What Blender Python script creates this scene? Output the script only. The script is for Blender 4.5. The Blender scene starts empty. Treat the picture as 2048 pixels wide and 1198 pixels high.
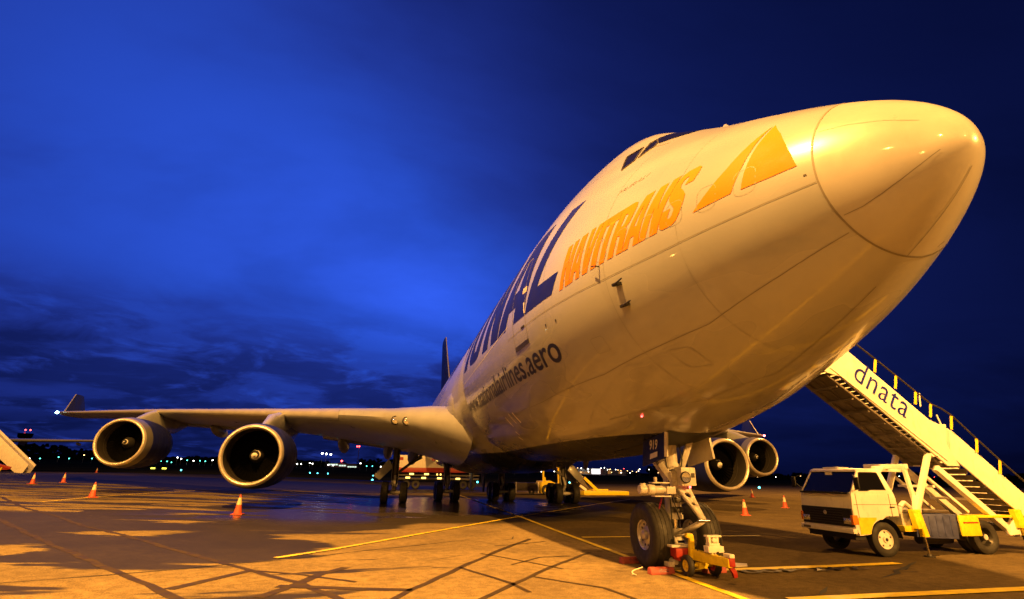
import bpy, bmesh, math, random
from math import sin, cos, pi, sqrt, exp, radians
from mathutils import Vector, Matrix
random.seed(7)
D = bpy.data
C = bpy.context.scene.collection
SC = bpy.context.scene

# ------------------------------------------------------------------ camera
cd = D.cameras.new('camera'); cam = D.objects.new('camera', cd); C.objects.link(cam)
cd.sensor_width = 36.0; cd.lens = 17.886; cd.clip_start = 0.1; cd.clip_end = 20000
R_ = Vector((0.97546635, -0.21977508, 0.01281823)); U_ = Vector((-0.08325104, -0.31435344, 0.94564855)); F_ = Vector((0.20380054, 0.92351547, 0.32493771))
m = Matrix((R_, U_, -F_)).transposed().to_4x4(); m.translation = Vector((-5.7764, -2.8225, 1.7574))
cam.matrix_world = m; SC.camera = cam

# ------------------------------------------------------------------ node helpers
class NT:
    """tiny expression builder for math nodes"""
    def __init__(s, tree): s.t = tree; s.n = tree.nodes; s.l = tree.links
    def node(s, kind, **kw):
        x = s.n.new(kind)
        for k, v in kw.items(): setattr(x, k, v)
        return x
    def put(s, sock, v):
        if hasattr(v, 'is_output'): s.l.new(v, sock)
        elif v is not None: sock.default_value = v
    def m(s, op, a, b=None, c=None, clamp=False):
        x = s.node('ShaderNodeMath', operation=op); x.use_clamp = clamp
        for i, v in enumerate((a, b, c)):
            if v is not None: s.put(x.inputs[i], v)
        return x.outputs[0]
    def noise(s, vec, scale, detail=4, rough=.55, dist=0.0):
        x = s.node('ShaderNodeTexNoise'); s.put(x.inputs['Vector'], vec)
        x.inputs['Scale'].default_value = scale; x.inputs['Detail'].default_value = detail
        x.inputs['Roughness'].default_value = rough; x.inputs['Distortion'].default_value = dist
        return x.outputs['Fac']
    def smooth(s, v, a, b, lo=0.0, hi=1.0):
        x = s.node('ShaderNodeMapRange', interpolation_type='SMOOTHSTEP')
        s.put(x.inputs[0], v)
        for i, q in enumerate((a, b, lo, hi)): s.put(x.inputs[1 + i], q)
        return x.outputs[0]
    def mix(s, f, a, b, mode='MIX'):
        x = s.node('ShaderNodeMix', data_type='RGBA', blend_type=mode)
        s.put(x.inputs['Factor'], f); s.put(x.inputs[6], a); s.put(x.inputs[7], b)
        return x.outputs[2]
    def vscale(s, vec, sc):
        x = s.node('ShaderNodeVectorMath', operation='MULTIPLY'); s.put(x.inputs[0], vec); x.inputs[1].default_value = sc
        return x.outputs[0]
    def xyz(s, vec):
        x = s.node('ShaderNodeSeparateXYZ'); s.put(x.inputs[0], vec); return x.outputs
    def comb(s, a, b, c):
        x = s.node('ShaderNodeCombineXYZ')
        for i, v in enumerate((a, b, c)): s.put(x.inputs[i], v)
        return x.outputs[0]

# ------------------------------------------------------------------ dusk sky
W = D.worlds.new('World'); SC.world = W; W.use_nodes = True
n = NT(W.node_tree); n.n.clear()
tc = n.node('ShaderNodeTexCoord').outputs['Generated']
nrm = n.node('ShaderNodeVectorMath', operation='NORMALIZE'); n.l.new(tc, nrm.inputs[0]); dv = nrm.outputs[0]
dx, dy, dz = n.xyz(dv)
def lobe(d, k, amp):
    L = sqrt(sum(v * v for v in d)); q = n.node('ShaderNodeVectorMath', operation='DOT_PRODUCT'); n.l.new(dv, q.inputs[0]); q.inputs[1].default_value = [v / L for v in d]
    return n.m('MULTIPLY', n.m('EXPONENT', n.m('MULTIPLY', n.m('SUBTRACT', q.outputs['Value'], 1.0), k)), amp)
B = 0.032
lobes = [((-.33, .84, .42), 9, .38), ((-.05, .94, .34), 26, .34), ((.10, .95, .295), 70, .42), ((-.47, .68, .56), 7, .13), ((.4, .8, .2), 9, .08), ((-.7, .7, .2), 6, .07)]
acc = B
for l in lobes: acc = n.m('ADD', acc, lobe(*l))
# clouds projected on a ceiling so that they flatten towards the horizon
den = n.m('ADD', n.m('MAXIMUM', dz, 0.0), 0.16)
cp = n.comb(n.m('DIVIDE', dx, den), n.m('DIVIDE', dy, den), 0.0)
cl1 = n.noise(n.vscale(cp, (1.0, 1.5, 1)), .62, 6, .56, .35)
cl2 = n.noise(n.vscale(cp, (.8, 1.0, 1)), 2.1, 7, .60, .5)
low = n.m('MULTIPLY', n.smooth(dz, .33, .17), n.smooth(dx, .55, .15, .25, 1.0))                      # broken dark stratus low over the field
high = n.smooth(dz, .20, .50)
band = n.smooth(cl2, .40, .56)
dark_low = n.m('SUBTRACT', 1.0, n.m('MULTIPLY', low, n.m('ADD', .36, n.m('MULTIPLY', band, .30))))
dark_hi = n.m('SUBTRACT', 1.0, n.m('MULTIPLY', n.smooth(cl1, .42, .66), .32))
acc = n.m('MULTIPLY', n.m('MULTIPLY', acc, dark_low), dark_hi)
acc = n.m('MULTIPLY', acc, n.smooth(dz, -.02, .14, .34, 1.0))
brk_ = n.m('MULTIPLY', n.smooth(cl3 := n.noise(n.vscale(cp, (1.0, 1.0, 1)), 2.3, 6, .62, .5), .52, .66), n.m('MULTIPLY', n.smooth(dz, .30, .18), n.smooth(dx, .35, -.1)))
acc = n.m('ADD', acc, n.m('MULTIPLY', brk_, .15))
sat = n.mix(n.smooth(acc, .02, .6), (.055, .115, 1, 1), (.036, .130, 1, 1))
sc_ = n.node('ShaderNodeVectorMath', operation='SCALE'); n.l.new(sat, sc_.inputs[0]); n.l.new(acc, sc_.inputs['Scale'])
bg = n.node('ShaderNodeBackground'); n.l.new(sc_.outputs[0], bg.inputs['Color']); bg.inputs['Strength'].default_value = 1.0
n.l.new(bg.outputs[0], n.node('ShaderNodeOutputWorld').inputs['Surface'])

# ------------------------------------------------------------------ apron floodlights (sodium lamps on masts out of frame, plus two added fill spots)
SOD = (1.0, .455, .085)
def lamp(name, loc, watts, col=SOD, rad=.45, spot=None):
    l = D.lights.new(name, 'SPOT' if spot else 'POINT'); l.energy = watts; l.color = col; l.shadow_soft_size = rad
    o = D.objects.new(name, l); C.objects.link(o); o.location = loc
    if spot:
        l.spot_size = radians(spot[1]); l.spot_blend = spot[2]
        o.rotation_euler = (Vector(spot[0]) - Vector(loc)).to_track_quat('-Z', 'Y').to_euler()
    return o
lamp('flood_or_fill_lamp', (-13.0, -1.5, 29.0), 165000, rad=.5)
lamp('flood_or_fill_lamp', (-29.0, -24.0, 30.0), 10000, rad=.5)
lamp('flood_or_fill_lamp', (-24.0, -30.0, 12.5), 10000, rad=.4)
lamp('flood_or_fill_lamp', (-15.0, -34.0, 31.0), 24000, rad=.5)
lamp('flood_or_fill_lamp', (7.0, -43.0, 28.0), 22000, rad=.5)
lamp('flood_or_fill_lamp', (15.0, -17.0, 13.0), 72000, rad=.4)
lamp('flood_or_fill_lamp', (-62.0, 16.0, 7.0), 1200, rad=.35)
lamp('flood_or_fill_lamp', (36.0, 38.0, 24.0), 52000, rad=.5)
lamp('flood_or_fill_lamp', (-46.0, -6.0, 26.0), 85000, rad=.4, spot=((-27.0, 24.0, 0.0), 46, .5))  # added spot to brighten the left apron, no known lamp there
lamp('flood_or_fill_lamp', (-62.0, 36.0, 22.0), 60000, rad=.4, spot=((-53.0, 76.0, 2.0), 40, .5))  # extra spot put in to light the left boarding stairs
SC.view_settings.view_transform = 'Standard'; SC.view_settings.look = 'None'; SC.view_settings.exposure = 0; SC.view_settings.gamma = 1
SC.view_settings.use_curve_mapping = False
SC.render.engine = 'CYCLES'
SC.cycles.max_bounces = 6; SC.cycles.diffuse_bounces = 3; SC.cycles.glossy_bounces = 4; SC.cycles.sample_clamp_indirect = 6
SC.cycles.use_denoising = True

# ------------------------------------------------------------------ materials
def mat(name, col, rough=.5, metal=0.0, var=.0, vs=3.0, bump=0.0, bs=40.0, coat=0.0, emit=None, es=0.0, dirt=None, spec=.5):
    m = D.materials.new(name); m.use_nodes = True; k = NT(m.node_tree); b = k.n['Principled BSDF']
    c = (*col, 1)
    geo = k.node('ShaderNodeTexCoord').outputs['Object']
    if var:
        f = k.noise(geo, vs, 5, .6)
        cc = k.mix(k.smooth(f, .3, .7), tuple(v * (1 - var) for v in col) + (1,), tuple(min(1, v * (1 + var * .6)) for v in col) + (1,))
        if dirt:
            g = k.noise(k.vscale(geo, (1, 1, .35)), vs * 3.1, 6, .65)
            cc = k.mix(k.smooth(g, .52, .72, 0, dirt[1]), cc, (*dirt[0], 1))
        k.put(b.inputs['Base Color'], cc)
        k.put(b.inputs['Roughness'], k.smooth(f, .3, .7, max(.02, rough * .8), min(1, rough * 1.25)))
    else:
        b.inputs['Base Color'].default_value = c; b.inputs['Roughness'].default_value = rough
    b.inputs['Metallic'].default_value = metal
    b.inputs['Specular IOR Level'].default_value = spec
    if coat: b.inputs['Coat Weight'].default_value = coat; b.inputs['Coat Roughness'].default_value = .06
    if bump:
        bp = k.node('ShaderNodeBump'); bp.inputs['Strength'].default_value = bump; bp.inputs['Distance'].default_value = .02
        k.put(bp.inputs['Height'], k.noise(geo, bs, 4, .6)); k.l.new(bp.outputs[0], b.inputs['Normal'])
    if emit:
        b.inputs['Emission Color'].default_value = (*emit, 1); b.inputs['Emission Strength'].default_value = es
    return m

M = {}
def fuselage_paint():
    m = D.materials.new('aircraft_grey_paint'); m.use_nodes = True; k = NT(m.node_tree); b = k.n['Principled BSDF']
    P = k.node('ShaderNodeNewGeometry').outputs['Position']; x, y, z = k.xyz(P)
    f = k.noise(k.vscale(P, (1, .35, 1)), .8, 2, .5); g = k.noise(k.vscale(P, (1, .22, 1.0)), 1.9, 3, .5)
    # skin tone darker towards the bottom, with noisy grime blotches there
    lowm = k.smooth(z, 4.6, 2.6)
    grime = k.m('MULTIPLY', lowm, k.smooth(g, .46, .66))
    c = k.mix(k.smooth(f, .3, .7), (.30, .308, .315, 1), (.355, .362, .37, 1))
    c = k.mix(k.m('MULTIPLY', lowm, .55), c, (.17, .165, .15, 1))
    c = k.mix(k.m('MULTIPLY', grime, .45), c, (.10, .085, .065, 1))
    # rain-washed streaks running down the skin
    st = k.noise(k.vscale(P, (.3, 1.8, .32)), 1.3, 3, .5)
    c = k.mix(k.smooth(st, .54, .74, 0, .14), c, (.20, .19, .17, 1))
    bel = k.m('MULTIPLY', k.smooth(z, 2.585, 2.57), k.m('MULTIPLY', k.smooth(y, 6.2, 6.3), k.smooth(y, 52, 51)))     # navy belly paint below a level line
    c = k.mix(bel, c, k.mix(k.smooth(g, .5, .7), (.006, .008, .022, 1), (.016, .014, .012, 1)))
    k.put(b.inputs['Base Color'], c)
    k.put(b.inputs['Roughness'], k.smooth(f, .3, .75, .24, .32))
    b.inputs['Coat Weight'].default_value = .55; b.inputs['Coat Roughness'].default_value = .05
    k.put(b.inputs['Coat Weight'], k.m('MULTIPLY', k.m('SUBTRACT', 1.0, bel), .55)); k.put(b.inputs['Specular IOR Level'], k.smooth(bel, 0, 1, .5, .12))
    return m
M['skin'] = fuselage_paint()
M['radome'] = mat('radome_paint', (.37, .36, .345), .34, var=.07, vs=1.2, coat=.35, dirt=((.35, .30, .24), .25))
M['wing'] = mat('wing_grey_paint', (.29, .295, .30), .34, var=.10, vs=.8, dirt=((.22, .19, .15), .4), coat=.1)
M['le'] = mat('bare_leading_edge_metal', (.50, .48, .46), .35, metal=.5, var=.06, vs=2)
M['lip'] = mat('polished_inlet_metal', (.62, .56, .47), .34, metal=.6, var=.05, vs=3)
M['cowlgrey'] = mat('cowl_grey', (.17, .165, .16), .35, metal=.3, var=.1, vs=2)
M['blue'] = mat('navy_paint', (.010, .014, .12), .5, var=.1, vs=2, spec=.2)
M['letterblue'] = mat('lettering_blue', (.010, .014, .22), .45, var=.05, vs=2, spec=.2)
M['textdark'] = mat('lettering_dark_blue', (.010, .013, .07), .4)
M['orange'] = mat('lettering_orange', (.62, .19, .005), .55, var=.05, vs=2, spec=.1)
M['seam'] = mat('seam_line', (.17, .155, .13), .6)
M['joint'] = mat('skin_joint_line', (.24, .235, .22), .5)
M['paleline'] = mat('pale_strip', (.66, .63, .58), .4)
M['glass'] = mat('cockpit_glass', (.008, .008, .010), .08, spec=.3)
M['cabglass'] = mat('cab_glass', (.006, .006, .008), .07, spec=.12)
M['inlet'] = mat('inlet_liner', (.022, .019, .016), .8, var=.1, vs=5, spec=.15)
M['fan'] = mat('fan_blade_titanium', (.003, .003, .003), .8, metal=.0, spec=.0)
M['black'] = mat('matt_black', (.008, .008, .009), .6)
M['white'] = mat('white_enamel', (.55, .53, .50), .35, var=.08, vs=6, dirt=((.30, .24, .17), .35))
M['gear'] = mat('gear_white_paint', (.62, .59, .54), .38, var=.14, vs=7, dirt=((.16, .12, .08), .5))
M['chrome'] = mat('oleo_chrome', (.75, .73, .70), .12, metal=1)
M['rim'] = mat('wheel_rim_metal', (.50, .48, .46), .34, metal=.6, var=.12, vs=12)
M['darkmetal'] = mat('dark_metal', (.06, .055, .05), .45, metal=.5, var=.2, vs=10)
M['hose'] = mat('hydraulic_hose', (.03, .03, .03), .55)
def rubber():
    m = mat('tyre_rubber', (.022, .020, .019), .68, var=.3, vs=9, bump=.15, bs=90); return m
M['rubber'] = rubber()
M['yellow'] = mat('equipment_yellow', (.80, .60, .012), .42, var=.12, vs=8, dirt=((.25, .14, .03), .4))
M['cream'] = mat('stair_cream_paint', (.82, .77, .68), .42, var=.06, vs=3, dirt=((.45, .34, .20), .3))
M['underside'] = mat('stair_underside', (.13, .11, .09), .6, var=.25, vs=6)
M['red'] = mat('signal_red', (.34, .02, .012), .45, var=.15, vs=8)
M['chock'] = mat('chock_red_rubber', (.32, .06, .045), .6, var=.2, vs=9)
M['coneorange'] = mat('cone_fluorescent_orange', (.50, .085, .04), .5, var=.08, vs=14)
M['conewhite'] = mat('cone_reflective_collar', (.62, .52, .32), .45, var=.06, vs=18)
M['bin'] = mat('blue_plastic_bin', (.05, .06, .16), .5, var=.25, vs=6)
M['amber'] = mat('amber_lens', (.75, .20, .02), .2)
M['lamp'] = mat('headlamp_glass', (.80, .80, .78), .08, metal=.8)
M['rope'] = mat('pale_rope', (.62, .56, .44), .8)
M['yline'] = mat('yellow_road_paint', (.72, .53, .010), .6, var=.25, vs=3.0, bump=.2, bs=60, dirt=((.20, .13, .05), .5))
M['tar'] = mat('tar_seal', (.048, .034, .020), .7, var=.3, vs=5, spec=.12)
M['crack'] = mat('open_crack', (.012, .010, .009), .9)
M['stencil'] = mat('black_stencil_paint', (.022, .02, .018), .6, var=.3, vs=8)
M['bldg'] = mat('grey_cladding', (.30, .30, .30), .7, var=.1, vs=.2)
M['tree'] = mat('distant_foliage', (.020, .028, .012), .9, var=.4, vs=.4, spec=.0)
def em(name, col, s): return mat(name, (.02, .02, .02), .5, emit=col, es=s)
M['e_white'] = em('lit_white_lamp', (1, .95, .85), 14)
M['e_cyan'] = em('lit_green_lamp', (.10, .95, .75), 7)
M['e_blue'] = em('lit_taxi_lamp', (.10, .85, .95), 8)
M['e_red'] = em('lit_red_lamp', (1, .06, .05), 12)
M['e_yel'] = em('lit_yellow_sign', (.95, .85, .08), 3)
M['e_amber'] = em('lit_amber_lamp', (1, .60, .12), 4)
M['e_sod'] = em('lit_sodium_lamp', (1, .55, .2), 8)
M['e_hall'] = em('lit_hall_glass', (.80, 1.0, .82), 1.1)
M['e_hall2'] = em('lit_hangar_opening', (1, .93, .95), 2.4)
M['e_orange_wall'] = em('lit_wall_panel', (1, .42, .10), .35)
M['e_nav_g'] = em('starboard_nav_lamp', (.45, 1.0, .95), 40)
M['e_nav_r'] = em('port_nav_lamp', (1, .12, .12), 22)

def ground_mat():
    m = D.materials.new('apron_asphalt'); m.use_nodes = True; k = NT(m.node_tree); b = k.n['Principled BSDF']
    P = k.node('ShaderNodeNewGeometry').outputs['Position']; x, y, z = k.xyz(P)
    fine = k.noise(P, 46, 3, .7); mid = k.noise(P, 5.5, 5, .62); big = k.noise(P, .55, 5, .6, .4); patch = k.noise(k.vscale(P, (.42, 1.7, 1)), .30, 5, .60, .6)
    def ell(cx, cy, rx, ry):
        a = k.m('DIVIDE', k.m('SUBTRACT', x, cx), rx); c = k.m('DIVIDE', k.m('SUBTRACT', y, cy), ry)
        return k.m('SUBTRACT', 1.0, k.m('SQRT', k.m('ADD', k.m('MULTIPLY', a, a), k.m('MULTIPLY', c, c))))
    reg = ell(-3.0, 30.5, 11.0, 13.4)                # dark zone: rain wet plus painted shade under the aircraft
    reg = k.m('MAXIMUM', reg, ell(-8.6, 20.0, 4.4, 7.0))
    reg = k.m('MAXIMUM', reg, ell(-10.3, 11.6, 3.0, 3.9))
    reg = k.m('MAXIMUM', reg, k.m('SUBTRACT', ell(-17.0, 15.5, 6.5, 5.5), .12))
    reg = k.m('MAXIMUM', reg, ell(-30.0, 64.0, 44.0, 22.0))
    stripes = k.noise(k.vscale(P, (.11, .62, 1)), 1.0, 5, .55, .8)  # streaks paint shadow bands together with wet patches
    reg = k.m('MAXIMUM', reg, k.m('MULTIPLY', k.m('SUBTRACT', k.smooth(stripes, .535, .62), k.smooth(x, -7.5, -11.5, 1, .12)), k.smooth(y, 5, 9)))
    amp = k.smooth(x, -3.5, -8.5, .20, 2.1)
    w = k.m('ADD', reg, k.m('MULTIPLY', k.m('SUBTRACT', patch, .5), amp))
    wet_shade = k.smooth(w, -.02, .10)  # mask of wet asphalt that also paints the cast shadow edge
    film = k.smooth(k.m('ADD', w, k.m('MULTIPLY', k.m('SUBTRACT', big, .5), 1.0)), .30, .42)   # standing puddles inside the wet and shaded area
    film = k.m('MULTIPLY', film, k.m('MULTIPLY', wet_shade, k.m('MULTIPLY', k.smooth(x, -16, -12), k.m('MULTIPLY', k.smooth(y, 16, 20), k.smooth(y, 46, 40)))))
    dry = k.mix(k.smooth(mid, .30, .70), (.205, .150, .072, 1), (.31, .230, .112, 1))
    dry = k.mix(k.smooth(big, .35, .68, 0, .5), dry, (.105, .080, .052, 1))
    dry = k.mix(k.smooth(fine, .40, .68, 0, .62), dry, (.045, .042, .038, 1))
    dry = k.mix(k.smooth(fine, .60, .36, 0, .0), dry, (.5, .48, .44, 1))
    oil = k.noise(P, 1.3, 5, .7, .3)
    oilm = k.m('MULTIPLY', k.smooth(oil, .60, .72), k.smooth(ell(.5, 9.5, 6.0, 7.0), 0.0, .6, .15, .85))
    dry = k.mix(oilm, dry, (.028, .025, .021, 1))
    # fuselage shade painted on the port half of the stand as a darker tone
    port_shade = k.m('MULTIPLY', k.smooth(x, -.32, .12), k.smooth(y, 60, 40))
    dry = k.mix(k.m('MULTIPLY', port_shade, .50), dry, (.026, .021, .015, 1))
    c = k.mix(k.m('MULTIPLY', wet_shade, .88), dry, (.016, .015, .014, 1))
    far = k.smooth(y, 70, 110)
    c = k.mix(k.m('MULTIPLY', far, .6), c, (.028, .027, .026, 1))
    k.put(b.inputs['Base Color'], c)
    r = k.m('SUBTRACT', .95, k.m('MULTIPLY', wet_shade, .40)); r = k.m('SUBTRACT', r, k.m('MULTIPLY', film, .34))
    k.put(b.inputs['Roughness'], r)
    k.put(b.inputs['Specular IOR Level'], k.m('ADD', .0, k.m('MULTIPLY', k.m('SUBTRACT', 1.0, far), k.m('ADD', k.m('MULTIPLY', wet_shade, .05), k.m('MULTIPLY', film, .30)))))
    bp = k.node('ShaderNodeBump'); bp.inputs['Distance'].default_value = .01
    k.put(bp.inputs['Strength'], k.m('SUBTRACT', .55, k.m('MULTIPLY', film, .53)))
    k.put(bp.inputs['Height'], k.m('ADD', k.m('MULTIPLY', fine, .7), k.m('MULTIPLY', mid, .5))); k.l.new(bp.outputs[0], b.inputs['Normal'])
    return m
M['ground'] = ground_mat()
M['grass'] = mat('night_grass', (.045, .045, .018), .95, var=.4, vs=.05, spec=.0)

# ------------------------------------------------------------------ mesh helpers
class MB:
    def __init__(s): s.v = []; s.f = []; s.mi = []
    def add(s, vs, fs, i=0):
        o = len(s.v); s.v += [tuple(v) for v in vs]; s.f += [tuple(a + o for a in f) for f in fs]; s.mi += [i] * len(fs); return s
    def hexa(s, p, i=0):   # p: 8 points, bottom ring then top ring
        return s.add(p, [(0, 3, 2, 1), (4, 5, 6, 7), (0, 1, 5, 4), (1, 2, 6, 5), (2, 3, 7, 6), (3, 0, 4, 7)], i)
    def box(s, x0, x1, y0, y1, z0, z1, i=0):
        return s.hexa([(x0, y0, z0), (x1, y0, z0), (x1, y1, z0), (x0, y1, z0), (x0, y0, z1), (x1, y0, z1), (x1, y1, z1), (x0, y1, z1)], i)
    def prism_y(s, pts, y0, y1, i=0):   # polygon in (x,z) extruded along y
        k = len(pts); v = [(a, y0, b) for a, b in pts] + [(a, y1, b) for a, b in pts]
        f = [tuple(range(k)), tuple(range(2 * k - 1, k - 1, -1))] + [(j, j + k, (j + 1) % k + k, (j + 1) % k) for j in range(k)]
        return s.add(v, f, i)
    def prism_x(s, pts, x0, x1, i=0):   # polygon in (y,z) extruded along x
        k = len(pts); v = [(x0, a, b) for a, b in pts] + [(x1, a, b) for a, b in pts]
        f = [tuple(range(k)), tuple(range(2 * k - 1, k - 1, -1))] + [(j, j + k, (j + 1) % k + k, (j + 1) % k) for j in range(k)]
        return s.add(v, f, i)
    def bar(s, a, b, w, h=None, up=(0, 0, 1), i=0):
        a, b = Vector(a), Vector(b); h = h or w; d = (b - a).normalized(); sd = d.cross(Vector(up))
        if sd.length < 1e-3: sd = d.cross(Vector((1, 0, 0)))
        sd.normalize(); u = sd.cross(d)
        p = [q + sd * sx * w / 2 + u * sz * h / 2 for q in (a, b) for sx, sz in ((-1, -1), (1, -1), (1, 1), (-1, 1))]
        return s.hexa(p, i)
    def tube(s, a, b, r, r2=None, n=14, i=0, caps=True):
        a, b = Vector(a), Vector(b); r2 = r if r2 is None else r2; d = (b - a).normalized()
        e = Vector((0, 0, 1)) if abs(d.z) < .9 else Vector((1, 0, 0)); p = d.cross(e).normalized(); q = d.cross(p)
        v = [c + (p * cos(2 * pi * j / n) + q * sin(2 * pi * j / n)) * rr for c, rr in ((a, r), (b, r2)) for j in range(n)]
        f = [(j, (j + 1) % n, (j + 1) % n + n, j + n) for j in range(n)]
        if caps: f += [tuple(range(n - 1, -1, -1)), tuple(range(n, 2 * n))]
        return s.add(v, f, i)
    def path(s, pts, r, n=8, i=0):
        for a, b in zip(pts[:-1], pts[1:]): s.tube(a, b, r, n=n, i=i)
        return s
    def lathe(s, prof, c=(0, 0, 0), axis='y', n=48, i=0, close=False):   # prof: (along, radius)
        o = len(s.v); k = len(prof)
        for a, r in prof:
            for j in range(n):
                t = 2 * pi * j / n; u, w = r * cos(t), r * sin(t)
                s.v.append((c[0] + u, c[1] + a, c[2] + w) if axis == 'y' else (c[0] + a, c[1] + u, c[2] + w) if axis == 'x' else (c[0] + u, c[1] + w, c[2] + a))
        for q in range(k - 1 + (1 if close else 0)):
            for j in range(n):
                a0 = o + q * n; b0 = o + ((q + 1) % k) * n
                s.f.append((a0 + j, b0 + j, b0 + (j + 1) % n, a0 + (j + 1) % n)); s.mi.append(i)
        return s
    def rings(s, rings, i=0, cap=True):
        k = len(rings[0]); o = len(s.v)
        for r in rings: s.v += [tuple(p) for p in r]
        for q in range(len(rings) - 1):
            for j in range(k):
                s.f.append((o + q * k + j, o + q * k + (j + 1) % k, o + (q + 1) * k + (j + 1) % k, o + (q + 1) * k + j)); s.mi.append(i)
        if cap: s.f += [tuple(o + j for j in range(k - 1, -1, -1)), tuple(o + (len(rings) - 1) * k + j for j in range(k))]; s.mi += [i, i]
        return s

def mesh_obj(name, mb, mats, parent=None, origin=None, smooth=True, bevel=0, angle=35, recalc=True):
    org = Vector(origin) if origin is not None else (parent['_o'] if parent is not None and '_o' in parent else Vector((0, 0, 0)))
    org = Vector(org)
    me = D.meshes.new(name)
    me.from_pydata([(v[0] - org.x, v[1] - org.y, v[2] - org.z) for v in mb.v], [], mb.f)
    if not isinstance(mats, (list, tuple)): mats = [mats]
    for x in mats: me.materials.append(x if not isinstance(x, str) else M[x])
    for p, i in zip(me.polygons, mb.mi): p.material_index = i
    if recalc or bevel:
        bm = bmesh.new(); bm.from_mesh(me)
        bmesh.ops.recalc_face_normals(bm, faces=bm.faces)
        if bevel:
            es = [e for e in bm.edges if len(e.link_faces) == 2 and e.calc_face_angle(0) > radians(30)]
            bmesh.ops.bevel(bm, geom=es, offset=bevel, segments=2, profile=.6, affect='EDGES', clamp_overlap=True)
        bm.to_mesh(me); bm.free()
    if smooth:
        me.shade_smooth(); me.set_sharp_from_angle(angle=radians(angle))
    o = D.objects.new(name, me); C.objects.link(o)
    if parent is not None:
        o.parent = parent; po = Vector(parent['_o']); o.location = org - po
    else: o.location = org
    o['_o'] = list(org)
    return o
def tag(o, label, cat, group=None, kind=None):
    if label: o['label'] = label
    if cat: o['category'] = cat
    if group: o['group'] = group
    if kind: o['kind'] = kind
    return o
def root(name, loc, label, cat, group=None):
    o = D.objects.new(name, None); C.objects.link(o); o.location = loc; o['_o'] = list(loc); o.empty_display_size = .5
    return tag(o, label, cat, group)
def inst(src, parent, loc, name=None, rot=None, label=None):   # copy one part, sharing its mesh; loc in world coordinates
    o = src.copy(); C.objects.link(o); o.parent = parent; o.location = Vector(loc) - Vector(parent['_o']); o['_o'] = list(loc)
    if rot: o.rotation_euler = rot
    if label: o['label'] = label
    return o
def copy_thing(src, loc, label, rz=None):
    r = src.copy(); C.objects.link(r); r.location = loc; r['_o'] = list(loc)
    if rz is not None: r.rotation_euler = (0, 0, rz)
    if label: r['label'] = label
    for ch in list(src.children):
        c = ch.copy(); C.objects.link(c); c.parent = r
        for g in list(ch.children):
            d = g.copy(); C.objects.link(d); d.parent = c
    return r

def apron_z(x): return .028 * max(0.0, min(-x - 7.0, 41.0))
def gz(x, y):
    z = apron_z(x)
    if y > 110: z += max(-.001, min(.02, .0098 - .0135 * x / y)) * (y - 110)
    return z

# ------------------------------------------------------------------ ground
mb = MB(); xs = [-900, -300, -120, -48, -30, -20, -12, -7, 0, 12, 30, 60, 120, 300, 900]; ys = [-400, -120, -40, -10, 0, 10, 20, 30, 45, 60, 85, 110]
mb.add([(x, y, apron_z(x)) for y in ys for x in xs], [(j * len(xs) + i, j * len(xs) + i + 1, (j + 1) * len(xs) + i + 1, (j + 1) * len(xs) + i) for j in range(len(ys) - 1) for i in range(len(xs) - 1)])
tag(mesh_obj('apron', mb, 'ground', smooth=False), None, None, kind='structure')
mb = MB(); ys = [110, 118, 140, 170, 220, 300, 420, 600, 850, 1200, 1800, 2600, 4000, 6500]; K = 41
vs = []
for y in ys:
    for i in range(K):
        x = (-1 + 2 * i / (K - 1)) * (900 + (y - 110) * 1.6)
        vs.append((x, y, gz(x, y)))
mb.add(vs, [(j * K + i, j * K + i + 1, (j + 1) * K + i + 1, (j + 1) * K + i) for j in range(len(ys) - 1) for i in range(K - 1)])
tag(mesh_obj('airfield_grass', mb, 'grass', smooth=False), None, None, kind='structure')

def strip(name, pts, w, material, up=.004, taper=False, jag=0.0):
    """painted or sealed line draped on the apron; pts in plan"""
    fine = []
    for (x0, y0), (x1, y1) in zip(pts[:-1], pts[1:]):
        L = math.hypot(x1 - x0, y1 - y0); k = max(1, int(L / .5))
        for q in range(k): fine.append((x0 + (x1 - x0) * q / k, y0 + (y1 - y0) * q / k))
    fine.append(pts[-1]); mb = MB(); vs = []
    for i, (x, y) in enumerate(fine):
        a = fine[max(0, i - 1)]; b = fine[min(len(fine) - 1, i + 1)]; dx_, dy_ = b[0] - a[0], b[1] - a[1]; L = math.hypot(dx_, dy_); nx, ny = -dy_ / L, dx_ / L
        t = i / (len(fine) - 1); ww = w * (1 - abs(2 * t - 1) ** 3 if taper else 1) * (1 + jag * random.uniform(-.5, .5)); off = jag * w * random.uniform(-.6, .6)
        for sgn in (-.5, .5):
            px, py = x + nx * (ww * sgn + off), y + ny * (ww * sgn + off); vs.append((px, py, apron_z(px) + up))
    mb.add(vs, [(2 * i, 2 * i + 1, 2 * i + 3, 2 * i + 2) for i in range(len(fine) - 1)])
    return tag(mesh_obj(name, mb, material, smooth=False), None, None, kind='structure')
strip('yellow_centre_line', [(-.37, -4.0), (-.37, 5.03), (-.34, 9.15), (-.25, 15.2), (-.1, 20.6), (.1, 41), (.3, 70)], .15, 'yline', .012)
strip('yellow_guide_line', [(-7.99, 9.8), (-.23, 20.6), (2.83, 24.52), (6.71, 29.63), (12.78, 37.12)], .15, 'yline', .016)
strip('yellow_guide_line', [(-20.3, 24.5), (-20.5, 28.9), (-20.2, 34.5), (-19.3, 40.5)], .15, 'yline', .012)
strip('yellow_stop_bar', [(-.05, 12.98), (2.5, 12.9), (5.85, 12.78)], .16, 'yline', .012)
strip('yellow_stop_bar', [(-.2, 7.27), (1.5, 7.30), (3.4, 7.36), (5.02, 7.46), (5.3, 7.5)], .24, 'yline', .020)
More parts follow.
